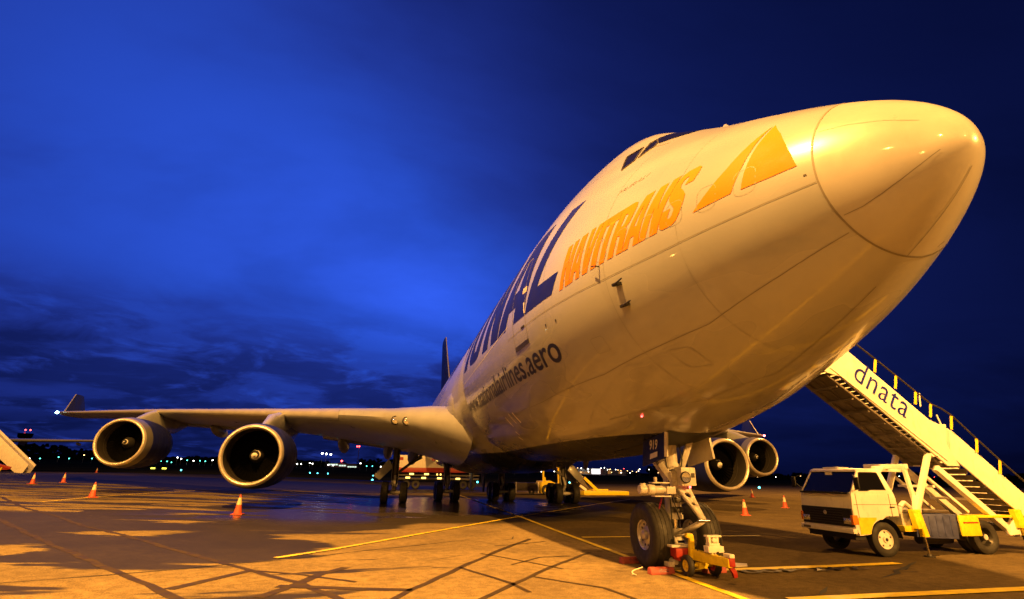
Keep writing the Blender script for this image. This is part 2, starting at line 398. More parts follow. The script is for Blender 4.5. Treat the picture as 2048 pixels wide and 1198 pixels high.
strip('yellow_stop_bar', [(.3, 4.80), (2.6, 4.83), (5.2, 4.86), (9, 4.9)], .26, 'yline', .020)
J = [[(-23.45, 27.23), (-18.91, 21.05), (-16.5, 18.32), (-14.28, 15.42), (-12.5, 13.54), (-10.79, 11.49), (-9.23, 9.62), (-8.13, 8.36), (-7.09, 7.22), (-6.3, 5.9), (-4.7, 3.6)],
     [(-19.5, 19.6), (-16.7, 16.2), (-14.0, 12.75), (-12.2, 10.55), (-10.76, 8.83), (-9.26, 7.07), (-8.0, 5.4)]]
for p in J: strip('slab_joint', p, .15, 'tar', .004, jag=.35)
for p in ([(-13.5, 5.9), (-11.33, 7.21), (-9.82, 8.11), (-8.61, 9.05), (-6.55, 10.7), (-2.27, 13.6)], [(-5.13, 9.09), (-4.58, 9.48), (-3.95, 9.98)]): strip('sealed_crack', p, .035, 'crack', .008, True, .8)
for p, w in (([(-8.86, 6.74), (-8.55, 7.53), (-8.13, 8.36)], .13), ([(-7.51, 6.17), (-7.09, 7.22), (-6.87, 7.95), (-6.49, 8.68)], .13), ([(-7.4, 7.0), (-6.73, 6.85), (-6.1, 6.64), (-5.29, 6.44)], .14),
             ([(-5.9, 5.2), (-5.29, 6.44), (-4.54, 7.86), (-3.01, 10.68), (-1.7, 12.79)], .09), ([(-4.29, 8.37), (-3.61, 6.69), (-3.48, 5.97)], .07), ([(-4.5, 5.4), (-3.64, 6.57), (-2.51, 8.12), (-.94, 10.0)], .08),
             ([(-3.0, 11.45), (-2.51, 11.56), (-1.43, 12.18)], .05), ([(-3.2, 8.52), (-2.35, 9.41), (-1.6, 9.53)], .05), ([(-3.59, 10.17), (-2.75, 8.77), (-2.3, 7.9)], .05), ([(-3.1, 7.2), (-2.2, 6.1), (-2.0, 5.2)], .06),
             ([(-8.13, 8.36), (-7.2, 8.0), (-6.2, 7.2)], .06)):
    strip('tar_band', p, w * 1.35, 'tar', .006, jag=.3)
for p, w in (([(3.29, 6.16), (4.16, 6.55), (4.5, 6.75), (4.71, 6.93), (5.2, 7.2), (6.09, 7.78)], .11), ([(.73, 4.92), (1.1, 5.1), (1.3, 5.33), (1.68, 5.64)], .07), ([(4.38, 6.69), (4.6, 6.60), (4.9, 6.62)], .04), ([(-2.9, 12.3), (-2.2, 12.9), (-2.0, 13.6)], .035)):
    strip('asphalt_crack', p, w, 'crack', .006, True, 1.3)

# ------------------------------------------------------------------ flat outline -> mesh
def outline_mesh(polys, extrude=0.0, cell=None):
    """polys: closed 2-D outlines (holes by even-odd); returns bmesh in the XY plane"""
    cu = D.curves.new('tmp', 'CURVE'); cu.dimensions = '2D'; cu.fill_mode = 'BOTH'; cu.extrude = extrude
    for p in polys:
        sp = cu.splines.new('POLY'); sp.points.add(len(p) - 1)
        for i, (x, y) in enumerate(p): sp.points[i].co = (x, y, 0, 1)
        sp.use_cyclic_u = True
    return curve_bm(cu, cell)
def curve_bm(cu, cell=None):
    o = D.objects.new('tmp', cu); C.objects.link(o); dg = bpy.context.evaluated_depsgraph_get(); dg.update()
    me = D.meshes.new_from_object(o.evaluated_get(dg)); bm = bmesh.new(); bm.from_mesh(me)
    D.objects.remove(o); D.curves.remove(cu); D.meshes.remove(me)
    bmesh.ops.remove_doubles(bm, verts=bm.verts, dist=1e-5)
    if cell and bm.verts:
        for ax in (0, 1):
            lo = min(v.co[ax] for v in bm.verts); hi = max(v.co[ax] for v in bm.verts); k = int((hi - lo) / cell)
            for q in range(1, k + 1):
                co = Vector((0, 0, 0)); co[ax] = lo + q * cell; no = Vector((0, 0, 0)); no[ax] = 1
                bmesh.ops.bisect_plane(bm, geom=bm.verts[:] + bm.edges[:] + bm.faces[:], plane_co=co, plane_no=no, dist=1e-6)
    return bm
def text_bm(txt, bold=0.0, cell=None, spacing=1.0):
    cu = D.curves.new('tmp', 'FONT'); cu.body = txt; cu.size = 1.0; cu.fill_mode = 'FRONT'; cu.offset = bold; cu.resolution_u = 4; cu.space_character = spacing
    return curve_bm(cu, cell)
def bm_obj(name, bm, material, parent, fn, flip=False):
    """map every vertex through fn -> world point, store relative to parent's origin"""
    org = Vector(parent['_o'])
    for v in bm.verts: v.co = Vector(fn(v.co.x, v.co.y, v.co.z)) - org
    bmesh.ops.recalc_face_normals(bm, faces=bm.faces)
    me = D.meshes.new(name); bm.to_mesh(me); bm.free(); me.materials.append(M[material])
    me.shade_smooth()
    o = D.objects.new(name, me); C.objects.link(o); o.parent = parent; o['_o'] = list(org)
    return o
def bbox(bm):
    xs = [v.co.x for v in bm.verts]; ys = [v.co.y for v in bm.verts]; return min(xs), max(xs), min(ys), max(ys)

# ------------------------------------------------------------------ fuselage form
S0 = 0.5357
KS = [0, .2, .6, 1.2, 2.2, 3.5, 5, 6, 7, 8.5, 11, 20]
TOP = [5.227, 5.75, 6.171, 6.609, 7.21, 7.962, 8.94, 9.611, 10.05, 10.282, 10.381, 10.367]
BOT = [5.227, 4.847, 4.519, 4.173, 3.7, 3.228, 2.784, 2.578, 2.41, 2.272, 2.186, 2.275]
WID = [0.0, .348, .693, 1.112, 1.651, 2.181, 2.667, 2.878, 3.023, 3.125, 3.194, 3.246]
ZN = 5.2269
T_ = [sqrt(k) for k in KS]
def _slopes(V):
    d = [(V[i + 1] - V[i]) / (T_[i + 1] - T_[i]) for i in range(len(V) - 1)]; m = [0] * len(V)
    for i in range(1, len(V) - 1): m[i] = (d[i - 1] * (T_[i + 1] - T_[i]) + d[i] * (T_[i] - T_[i - 1])) / (T_[i + 1] - T_[i - 1])
    m[0] = d[0] + (d[0] - m[1]) * .5; return m
SL = {id(V): _slopes(V) for V in (TOP, BOT, WID)}
def herm(s, V):
    t = sqrt(max(s, 0)); i = 0
    while i < len(T_) - 2 and t >= T_[i + 1]: i += 1
    h = T_[i + 1] - T_[i]; u = (t - T_[i]) / h; m = SL[id(V)]
    return (2 * u**3 - 3 * u * u + 1) * V[i] + (u**3 - 2 * u * u + u) * h * m[i] + (-2 * u**3 + 3 * u * u) * V[i + 1] + (u**3 - u * u) * h * m[i + 1]
def lerp_tab(x, xs, ys):
    if x <= xs[0]: return ys[0]
    for i in range(len(xs) - 1):
        if x <= xs[i + 1]: return ys[i] + (ys[i + 1] - ys[i]) * (x - xs[i]) / (xs[i + 1] - xs[i])
    return ys[-1]
def smt(x, a, b): t = max(0, min(1, (x - a) / (b - a))); return t * t * (3 - 2 * t)
def cat_tab(x, xs, ys):
    if x <= xs[0]: return ys[0]
    if x >= xs[-1]: return ys[-1]
    i = 0
    while x > xs[i + 1]: i += 1
    def sl(j):
        if j <= 0 or j >= len(xs) - 1: return 0
        return (ys[j + 1] - ys[j - 1]) / (xs[j + 1] - xs[j - 1])
    h = xs[i + 1] - xs[i]; u = (x - xs[i]) / h
    return (2 * u**3 - 3 * u * u + 1) * ys[i] + (u**3 - 2 * u * u + u) * h * sl(i) + (-2 * u**3 + 3 * u * u) * ys[i + 1] + (u**3 - u * u) * h * sl(i + 1)
def fparm(Y):
    s = max(0, Y - S0)
    if s <= 18:
        T, Bm, Wd = herm(s, TOP), herm(s, BOT), herm(s, WID)
    else:
        T = cat_tab(s, [18, 19.5, 26, 28, 56, 62, 67.5, 69.9], [10.37, 10.33, 9.02, 8.95, 8.95, 8.75, 8.2, 7.7])
        Bm = cat_tab(s, [18, 22, 49, 53, 59, 65, 69.9], [2.26, 2.26, 2.26, 2.75, 4.2, 5.9, 7.2])
        Wd = cat_tab(s, [18, 20, 48, 54, 60, 66, 69.9], [3.235, 3.246, 3.246, 2.95, 2.2, 1.15, .25])
    zc = ZN + lerp_tab(s, [0, 3, 11], [0, .1352, .2704])
    if s > 48: zc = max(zc, Bm + (T - Bm) * .45)
    k = lerp_tab(s, [0, 3, 7, 11], [0, .2838, .5676, .7638])
    if s > 18: k *= 1 - smt(s, 18, 27)
    return T, Bm, Wd, zc, k
def skin(Y, th):
    """th measured from +X (port) through +Z; pi is the starboard side"""
    T, Bm, Wd, zc, k = fparm(Y); c, sn = cos(th), sin(th)
    if sn >= 0: return Vector((Wd * c * (1 - k * sn * sn), Y, zc + (T - zc) * sn))
    return Vector((Wd * c, Y, zc + (zc - Bm) * sn))
def skin_n(Y, th):
    a = skin(Y + .02, th) - skin(max(S0 + .001, Y - .02), th); b = skin(Y, th + .01) - skin(Y, th - .01); nn = a.cross(b).normalized()
    p = skin(Y, th); c = Vector((0, Y + .8, 5.4))
    return nn if nn.dot(p - c) > 0 else -nn
def side_th(Y, z):
    T, Bm, Wd, zc, k = fparm(Y)
    sn = (z - zc) / ((T - zc) if z >= zc else (zc - Bm)); sn = max(-.999, min(.999, sn)); return math.asin(sn)
def on_side(Y, z, off=.005, side=-1):
    t = side_th(Y, z); th = pi - t if side < 0 else t
    return skin(Y, th) + skin_n(Y, th) * off

jet = root('cargo_airliner', (0, 7.77, 0), 'huge grey four-engined cargo airliner with orange NAVITRANS and blue NATIONAL lettering along its side', 'airplane')

def tube_skin(Y0, Y1, stations, nth=160):
    mb = MB(); rr = []
    for Y in stations:
        rr.append([skin(Y, -pi / 2 + 2 * pi * j / nth) for j in range(nth)])
    mb.rings(rr, cap=False); return mb
# radome: plane joint slightly canted
def joint_Y(z): return S0 + 1.0724 + .0447 * (z - ZN)
nth = 160
def canted(u):  # nose cap: s from 0..joint, u 0..1
    ring = []
    for j in range(nth):
        th = -pi / 2 + 2 * pi * j / nth
        s = (u ** 2) * 1.0724; z = skin(S0 + s, th).z; Y = S0 + s + .0447 * (z - ZN) * u * u
        ring.append(skin(max(S0 + 1e-4, Y), th))
    return ring
mb = MB(); us = [0.02] + [i / 34 for i in range(1, 35)]; us[-1] = .9975
rr = [canted(u) for u in us]; mb.rings(rr, cap=False); tip = len(mb.v); mb.v.append((0, S0, ZN))
for j in range(nth): mb.f.append((j, tip, (j + 1) % nth)); mb.mi.append(0)
mesh_obj('radome', mb, 'radome', jet, angle=60)
mb = MB(); rr = [canted(1.0)]
Y = S0 + 1.0724; st = []
while Y < 70.3:
    Y += .06 if Y < 3.5 else .12 if Y < 9 else .2 if Y < 30 else .45
    st.append(Y)
for Y in st:
    w = smt(Y, S0 + 1.15, S0 + 2.2)
    ring = []
    for j in range(nth):
        th = -pi / 2 + 2 * pi * j / nth; z = skin(Y, th).z
        ring.append(skin(Y + (1 - w) * .0447 * (z - ZN), th))
    rr.append(ring)
mb.rings(rr, cap=False)
mb.f.append(tuple(len(mb.v) - nth + j for j in range(nth))); mb.mi.append(0)
fus = mesh_obj('fuselage', mb, 'skin', jet, angle=60)

def ribbon(name, pts, w, material, parent, off=.006, raised=0.0):
    """thin line following points already on the skin; pts list of (Y, th)"""
    P = [skin(Y, t) for Y, t in pts]; N = [skin_n(Y, t) for Y, t in pts]; mb = MB()
    for i in range(len(P) - 1):
        d = (P[i + 1] - P[i]).normalized(); s0 = d.cross(N[i]).normalized() * w / 2; s1 = d.cross(N[i + 1]).normalized() * w / 2
        a, b = P[i] + N[i] * off, P[i + 1] + N[i + 1] * off
        if raised:
            mb.hexa([P[i] - s0, P[i] + s0, P[i + 1] + s1, P[i + 1] - s1, a - s0 + N[i] * raised, a + s0 + N[i] * raised, b + s1 + N[i + 1] * raised, b - s1 + N[i + 1] * raised])
        else: mb.add([a - s0, a + s0, b + s1, b - s1], [(0, 1, 2, 3)])
    return mesh_obj(name, mb, material, parent, smooth=False)
def side_line(name, yz, w, material, parent, step=.12, **kw):
    pts = []
    for (y0, z0), (y1, z1) in zip(yz[:-1], yz[1:]):
        k = max(1, int(math.hypot(y1 - y0, z1 - z0) / step))
        pts += [(y0 + (y1 - y0) * q / k, z0 + (z1 - z0) * q / k) for q in range(k)]
    pts.append(yz[-1])
    return ribbon(name, [(a, pi - side_th(a, b)) for a, b in pts], w, material, parent, **kw)
# joint ring round the radome, lap seams, lightning strips
ribbon('radome_joint', [(joint_Y(skin(S0 + 1.0724, pi / 2 + t * pi / 60 * 1.0).z) , pi / 2 + t * pi / 60) for t in range(0, 121)], .022, 'seam', jet)
side_line('lap_seam', [(1.62, 5.16), (2.4, 5.10), (3.75, 5.02), (5.0, 4.98), (6.7, 4.99), (9.6, 5.0)], .010, 'seam', jet)
side_line('lap_seam', [(1.62, 4.52), (2.43, 4.25), (3.6, 3.9), (6, 3.55), (9, 3.4), (14, 3.35)], .010, 'seam', jet)
side_line('lap_seam', [(9.6, 5.35), (13, 5.2), (17.5, 5.1), (22, 5.1)], .014, 'paleline', jet)
side_line('lap_seam', [(2.0, 3.95), (3.2, 3.45), (5, 3.0), (7.2, 2.85)], .010, 'seam', jet)
side_line('lap_seam', [(6.0, 8.1), (9.0, 8.1), (15, 8.1)], .008, 'seam', jet)
for pts in ([(1.55, 4.70), (1.38, 4.74), (1.2, 4.82), (1.01, 4.92), (.85, 5.02), (.71, 5.12)],): side_line('lightning_strip', pts, .008, 'seam', jet, step=.04)
ribbon('lightning_strip', [(1.56 - .9 * q / 16, 1.5 * pi - .02 - .02 * q / 16) for q in range(17)], .008, 'seam', jet)
side_line('lightning_strip', [(1.60, 5.9), (1.35, 5.85), (1.05, 5.72), (.8, 5.56)], .006, 'joint', jet, step=.04)

# main-deck window plugs
def rr_out(cx, cz, w, h, r=.06, n=4):
    p = []
    for (sx, sz, a0) in ((1, -1, -90), (1, 1, 0), (-1, 1, 90), (-1, -1, 180)):
        for q in range(n + 1):
            a = radians(a0 + 90 * q / n); p.append((cx + sx * (w / 2 - r) + r * cos(a), cz + sz * (h / 2 - r) + r * sin(a)))
    return p + [p[0]]
for i in range(8):
    Y = 2.35 + i * .508; side_line('window_plug', rr_out(Y, 5.55 - .004 * i, .27, .40, .10), .006, 'joint', jet, step=.09)
# doors
def door(Y0, Y1, z0, z1, name='passenger_door'):
    o = side_line(name, rr_out((Y0 + Y1) / 2, (z0 + z1) / 2, Y1 - Y0, z1 - z0, .1), .02, 'seam', jet, step=.15)
    return o
d1 = door(8.07, 9.09, 4.68, 6.72)
side_line('door_scuff_plate', [(8.07, 4.64), (9.09, 4.64)], .10, 'darkmetal', jet, raised=.01)
side_line('door_window', [(7.98, 5.86), (8.28, 5.88)], .14, 'conewhite', d1)
side_line('door_handle', [(8.18, 5.02), (8.42, 5.02)], .03, 'darkmetal', d1, raised=.01)
side_line('door_vent_slot', [(8.13, 5.56), (8.11, 5.3)], .05, 'paleline', d1, raised=.004)
door(16.6, 19.1, 3.0, 4.9, 'cargo_door')
door(17.3, 18.4, 4.9, 6.9)
for (a, b, c, d_) in ((11.55, 12.35, 3.22, 3.10), (12.0, 12.65, 3.23, 3.12), (12.55, 12.95, 3.18, 3.08), (12.75, 13.0, 2.95, 2.86), (13.0, 13.2, 2.80, 2.74)):
    side_line('placard', [(a + .1, (c + d_) / 2 + .0), (a + .1 + .10, (c + d_) / 2 + .28 if a < 12.6 else (c + d_) / 2 + .1)], .09, 'paleline', jet, step=.1)

# cockpit windows (glass laid into the skin)
def win(pts, name='cockpit_window', side=-1, up=.005):
    """pts: (Y, z) outline on the side projection"""
    cy = [p[0] for p in pts]; bm = outline_mesh([pts], cell=.12)
    return bm_obj(name, bm, 'glass', jet, lambda x, y, z: on_side(x, y, up, side))
for sgn in (-1, 1):
    win([(5.52, 7.70), (5.38, 7.88), (5.78, 8.56), (6.02, 8.42)], side=sgn)
    win([(5.33, 7.93), (5.25, 8.19), (5.37, 8.41), (5.70, 8.76), (5.73, 8.66)], side=sgn)
# windscreen panes curl round the front: given by (Y, x) and lifted to the skin
def top_pt(x, Y, off=.006):
    lo, hi = 0.02, pi / 2
    for _ in range(40):
        mth = (lo + hi) / 2
        if skin(Y, mth).x > abs(x): lo = mth
        else: hi = mth
    th = mth if x > 0 else pi - mth; return skin(Y, th) + skin_n(Y, th) * off
for sgn in (-1, 1):
    bm = outline_mesh([[(sgn * .025, 4.42), (sgn * .025, 5.40), (sgn * .34, 5.62), (sgn * .64, 5.76), (sgn * .90, 5.26), (sgn * .58, 4.66)]], cell=.1)
    bm_obj('windscreen', bm, 'glass', jet, lambda x, y, z: top_pt(x if abs(x) > .01 else .01, y))
for sgn in (-1, 1):
    for wp in ([(5.52, 7.70), (5.38, 7.88), (5.78, 8.56), (6.02, 8.42)], [(5.33, 7.93), (5.25, 8.19), (5.37, 8.41), (5.70, 8.76), (5.73, 8.66)]):
        pts = []
        for a_, b_ in zip(wp, wp[1:] + wp[:1]): pts += [(a_[0] + (b_[0] - a_[0]) * q / 6, a_[1] + (b_[1] - a_[1]) * q / 6) for q in range(6)]
        pts.append(wp[0]); ribbon('window_frame', [(y_, (pi - side_th(y_, z_)) if sgn < 0 else side_th(y_, z_)) for y_, z_ in pts], .03, 'darkmetal', jet, off=.01, raised=.006)
# circumferential skin joints, frames and small service marks
for Yj in (3.35, 4.85, 6.95, 9.6, 12.2, 14.9, 17.6, 22.0, 27.0, 33.0):
    ribbon('skin_joint', [(Yj, pi / 2 + .25 + t * (pi - .2) / 60) for t in range(61)], .006 if Yj < 12 else .010, 'joint', jet, off=.004)
for (y_, z_) in ((5.6, 4.0), (7.4, 3.6), (4.3, 3.55)):
    side_line('access_panel', rr_out(y_, z_, .34, .26, .05), .008, 'joint', jet, step=.08)
for (y_, z_) in ((6.55, 4.7), (7.0, 4.72)): side_line('static_port', [(y_, z_), (y_ + .05, z_)], .05, 'darkmetal', jet, step=.05)
mb = MB(); mb.lathe([(-.03, .0), (-.025, .015), (0, .022)], tuple(on_side(6.35, 2.86, .01)), axis='z', n=12); mesh_obj('beacon_lamp', mb, 'e_red', jet)
for y_ in (1.75,): side_line('radome_latch', [(y_ - .06, 5.30), (y_ - .03, 5.30)], .02, 'darkmetal', jet, step=.05)
# wiper / sill line
side_line('window_sill', [(5.30, 8.22), (5.05, 8.10), (4.8, 8.0)], .025, 'seam', jet, step=.08)

# ------------------------------------------------------------------ lettering on the starboard side
GL = {
 'N': (1.0, [[(0, 0), (0, 1), (.40, 1), (.62, .46), (.62, 1), (1, 1), (1, 0), (.60, 0), (.38, .54), (.38, 0)]]),
 'A': (1.02, [[(0, 0), (.26, 1), (.76, 1), (1.02, 0), (.66, 0), (.63, .19), (.39, .19), (.36, 0)], [(.425, .38), (.51, .80), (.595, .38)]]),
 'V': (.98, [[(0, 1), (.37, 1), (.49, .32), (.61, 1), (.98, 1), (.72, 0), (.26, 0)]]),
 'I': (.40, [[(0, 0), (0, 1), (.40, 1), (.40, 0)]]),
 'T': (.90, [[(0, 1), (.90, 1), (.90, .80), (.65, .80), (.65, 0), (.25, 0), (.25, .80), (0, .80)]]),
 'R': (1.0, [[(0, 0), (0, 1), (.66, 1), (.88, .96), (.99, .85), (1, .68), (.96, .56), (.82, .49), (.95, .42), (1, .30), (1, 0), (.61, 0), (.61, .28), (.56, .37), (.39, .38), (.39, 0)], [(.39, .80), (.39, .56), (.55, .56), (.61, .61), (.61, .75), (.55, .80)]]),
 'S': (1.0, [[(0, .34), (0, .16), (.08, .05), (.26, 0), (.74, 0), (.92, .05), (1, .17), (1, .36), (.93, .48), (.74, .57), (.46, .67), (.39, .73), (.39, .81), (.45, .85), (.55, .85), (.61, .81), (.61, .69), (1, .69), (1, .84), (.92, .95), (.74, 1), (.26, 1), (.08, .95), (0, .84), (0, .66), (.07, .54), (.26, .44), (.54, .33), (.61, .27), (.61, .19), (.55, .15), (.45, .15), (.39, .19), (.39, .34)]]),
 'L': (.84, [[(0, 0), (0, 1), (.28, 1), (.28, .20), (.84, .20), (.84, 0)]]),
 'O': (1.0, [[(0, .28), (0, .72), (.05, .88), (.16, .97), (.32, 1), (.68, 1), (.84, .97), (.95, .88), (1, .72), (1, .28), (.95, .12), (.84, .03), (.68, 0), (.32, 0), (.16, .03), (.05, .12)],
             [(.36, .30), (.42, .18), (.58, .18), (.64, .30), (.64, .70), (.58, .82), (.42, .82), (.36, .70)]]),
}
def lettering(word_boxes, material, base, top, shear, cell, name='letter', thin=None):
    """word_boxes: (char, Y_aft, Y_fwd) ; base/top: functions of Y"""
    for ch, Ya, Yf in word_boxes:
        w, polys = (thin or GL)[ch]; sc = abs(Ya - Yf) / w
        bm = outline_mesh([[(x * sc, y * 2.0) for x, y in p] for p in polys], cell=cell)
        def fn(x, y, z, Ya=Ya):
            v = y / 2.0; Y0 = Ya - x; b = base(Y0); t = top(Y0); zz = b + (t - b) * v
            return on_side(Y0 - shear * (zz - b), zz, .006)
        o = bm_obj(name, bm, material, jet, fn)
        o['label'] = 'letter ' + ch
b_nav = lambda Y: 5.36 - (Y - 3.3) * .052; t_nav = lambda Y: 6.27 - (Y - 3.3) * .078
nav = []; Ya = 6.24
wid = {'N': .362, 'A': .345, 'V': .325, 'I': .15, 'T': .29, 'R': .345, 'S': .35}; lst = 'NAVITRANS'; tot = sum(wid[c] for c in lst); gap = (6.24 - 3.32 - tot) / 8
sizes = [1.04, 1.0, 1.0, 1.0, 1.0, 1.0, 1.0, 1.0, 1.0]
for c in lst: nav.append((c, Ya, Ya - wid[c])); Ya -= wid[c] + gap
lettering(nav, 'orange', b_nav, t_nav, .35, .08)
logo_a = [(3.06, 5.40), (2.83, 5.65), (2.61, 5.90), (2.47, 6.12), (2.37, 6.28), (2.29, 6.40), (2.245, 6.47), (2.285, 6.32), (2.34, 6.05), (2.40, 5.79), (2.515, 5.445), (2.77, 5.425)]
logo_b = [(2.39, 5.44), (2.355, 5.69), (2.31, 5.94), (2.265, 6.18), (2.235, 6.36), (2.225, 6.47), (2.13, 6.315), (2.03, 6.15), (1.915, 5.90), (1.83, 5.68), (1.77, 5.47), (2.05, 5.452)]
for p in (logo_a, logo_b): bm_obj('logo_blade', outline_mesh([p], cell=.08), 'orange', jet, lambda x, y, z: on_side(x, y, .006))
b_nat = lambda Y: 5.24 + max(0, Y - 8) * .034; t_nat = lambda Y: 7.28 + max(0, Y - 8) * .020
nat = [('L', 8.06, 6.56), ('A', 10.74, 8.12), ('N', 13.15, 10.82), ('O', 16.2, 13.7), ('I', 17.4, 16.6), ('T', 19.8, 17.6), ('A', 22.7, 19.9), ('N', 25.9, 23.0)]
lettering(nat, 'letterblue', b_nat, t_nat, .70, .2)
# web address along the lower side
bm = text_bm('www.nationalairlines.aero', .012, None, 1.0); x0, x1, y0, y1 = bbox(bm); bm.free()
bm = text_bm('aero', .012); a0, a1, ay0, ay1 = bbox(bm); bm.free()
scl_x = 1.86 / (a1 - a0); scl_y = .385 / (ay1 - ay0)
bm = text_bm('www.nationalairlines.aero', .012, .11); x0, x1, y0, y1 = bbox(bm)
bm_obj('web_address', bm, 'textdark', jet, lambda x, y, z: on_side(6.83 + (x1 - x) * scl_x, 3.975 + y * scl_y, .006))
# faint script name under the cockpit windows
bm = text_bm('MURALI', -.01, .12); x0_, x1_, _a, _b = bbox(bm)
bm_obj('name_lettering', bm, 'seam', jet, lambda x, y, z: on_side(4.86 - (x - x0_) / (x1_ - x0_) * .56 - y * .05, 6.66 + (x - x0_) / (x1_ - x0_) * .10 + y * .16, .006))

# nose probes
for (Y, z) in ((4.59, 4.80), (4.59, 4.45)):
    mb = MB(); p = on_side(Y, z, 0); nn = skin_n(Y, pi - side_th(Y, z)); q = p + nn * .11
    mb.bar(p - nn * .02, q, .13, .05, up=(0, 0, 1)); mb.tube(q + Vector((0, .07, 0)), q + Vector((0, -.28, 0)), .020, .012, n=10)
    mesh_obj('pitot_probe', mb, 'black', jet, bevel=0)
mb = MB(); p = on_side(4.95, 5.24, 0); nn = skin_n(4.95, pi - side_th(4.95, 5.24)); mb.path([p, p + nn * .10, p + nn * .12 + Vector((0, .12, .03))], .012); mesh_obj('air_data_vane', mb, 'darkmetal', jet)
for x, Y in ((0, 4.1), (0, 13.2), (0, 17.0)):
    top = fparm(Y)[0]; mb = MB(); mb.prism_x([(Y, top - .03), (Y + .32, top - .03), (Y + .34, top + .22), (Y + .22, top + .24)], -.015, .015); mesh_obj('blade_antenna', mb, 'skin', jet)
# flat black sheet painting the shade inside the open nose gear bay
bm = outline_mesh([[(-.52, 6.55), (.72, 6.55), (.72, 9.3), (-.52, 9.3)]], cell=.2)
def belly(x, y, z, off=.006):
    T, Bm, Wd, zc, k = fparm(y); sn = -sqrt(max(0, 1 - (x / Wd) ** 2)); th = math.atan2(sn, x / Wd); return skin(y, th) + skin_n(y, th) * off
bm_obj('bay_dark_sheet', bm, 'black', jet, belly)
for Y in (12.3, 15.5):
    mb = MB(); bz = fparm(Y)[1]; mb.prism_x([(Y, bz + .05), (Y + .5, bz + .05), (Y + .45, bz - .25), (Y + .25, bz - .27)], -.02, .02); mesh_obj('belly_antenna', mb, 'darkmetal', jet)

# ------------------------------------------------------------------ wing body fairing
mb = MB(); rr = []
for q in range(41):
    Y = 16.9 + q * .58; e = smt(Y, 16.9, 20.5) * (1 - smt(Y, 34, 40)); ring = []
    for j in range(49):
        th = -pi / 2 + (-1 + 2 * j / 48) * radians(104); p = skin(Y, th)
        nn = skin_n(Y, th); edge = smt(1 - abs(-1 + 2 * j / 48), 0, .42); low = max(0, -sin(th))
        ring.append(p + nn * (-.10 + .14 * min(1, e * 4) + .42 * e * edge))
    rr.append(ring)
k_ = 49; o_ = 0
for r in rr: mb.v += [tuple(p) for p in r]
for q in range(40):
    for j in range(48): mb.f.append((q * 49 + j, q * 49 + j + 1, (q + 1) * 49 + j + 1, (q + 1) * 49 + j)); mb.mi.append(0)
mesh_obj('belly_fairing', mb, 'skin', jet, angle=60)
for sgn in (-1, 1):   # forward blade of the wing root fillet
    mb = MB(); rr = []
    for q in range(15):
        Y = 17.4 + q * .5; f = smt(Y, 17.2, 20.6); ztop = 3.0 + 2.5 * smt(Y, 17.1, 19.8) ; zbot = 2.75 - .1 * f
        ring = []
        for j in range(11):
            u = j / 10; z = zbot + (ztop - zbot) * u; p = on_side(Y, z, 0, sgn); ring.append(p + Vector((sgn * (.02 + (.52 * f) * sin(pi * min(1, u * 1.02)) ** .8), 0, 0)))
        rr.append(ring)
    for r in rr: mb.v += [tuple(p) for p in r]
    for q in range(14):
        for j in range(10): mb.f.append((q * 11 + j, q * 11 + j + 1, (q + 1) * 11 + j + 1, (q + 1) * 11 + j)); mb.mi.append(0)
    mesh_obj('wing_root_fillet', mb, 'skin', jet, angle=70)

# ------------------------------------------------------------------ wings
def le_Y(l): return 17.13 + .87 * l - (0.0 if l > 5 else 0) - max(0, 5.2 - l) * .35
def le_z(l): return cat_tab(l, [2.6, 3.4, 4.3, 5.6, 8, 12, 16, 21.8, 29.6, 31.7], [3.55, 3.72, 3.98, 4.17, 4.43, 4.76, 5.05, 5.43, 5.80, 5.90])
def te_Y(l): return lerp_tab(l, [2.6, 12, 31.7], [34.6, 37.6, 48.7])
def te_z(l): return cat_tab(l, [2.6, 5.4, 8.7, 12.2, 16.5, 21, 31.7], [3.05, 3.45, 3.92, 4.38, 4.75, 5.15, 5.80])
def thick(l): return lerp_tab(l, [2.6, 4.3, 8, 12, 20, 31.7], [.145, .135, .115, .10, .085, .080])
AF = []
for q in range(15): x = (1 - cos(pi * q / 14)) / 2; AF.append(x)
def af_t(x): return 5 * (.2969 * sqrt(x) - .126 * x - .3516 * x * x + .2843 * x**3 - .1036 * x**4)
def wing_ring(l, sgn, scale=1.0, x1=1.0):
    Y0, Y1, z0, z1 = le_Y(l), te_Y(l), le_z(l), te_z(l); ch = Y1 - Y0; t = thick(l); up = []; lo = []
    for x in AF:
        xx = x * x1; h = af_t(xx) * t * ch; zc = z0 + (z1 - z0) * xx
        if l < 6: h *= 1 + (6 - l) * .10 * (1 - xx)
        up.append((sgn * l, Y0 + ch * xx, zc + h * .95 * scale + (.10 * sin(pi * xx) * ch * .05)))
        lo.append((sgn * l, Y0 + ch * xx, zc - h * .88 * scale))
    return up + lo[::-1][1:-1] if x1 == 1.0 else up + lo[::-1][:-1]
SPAN = [2.6, 3.4, 4.2, 5, 6, 7, 8] + [8.6 + q * .5 for q in range(46)] + [31.4, 31.7]
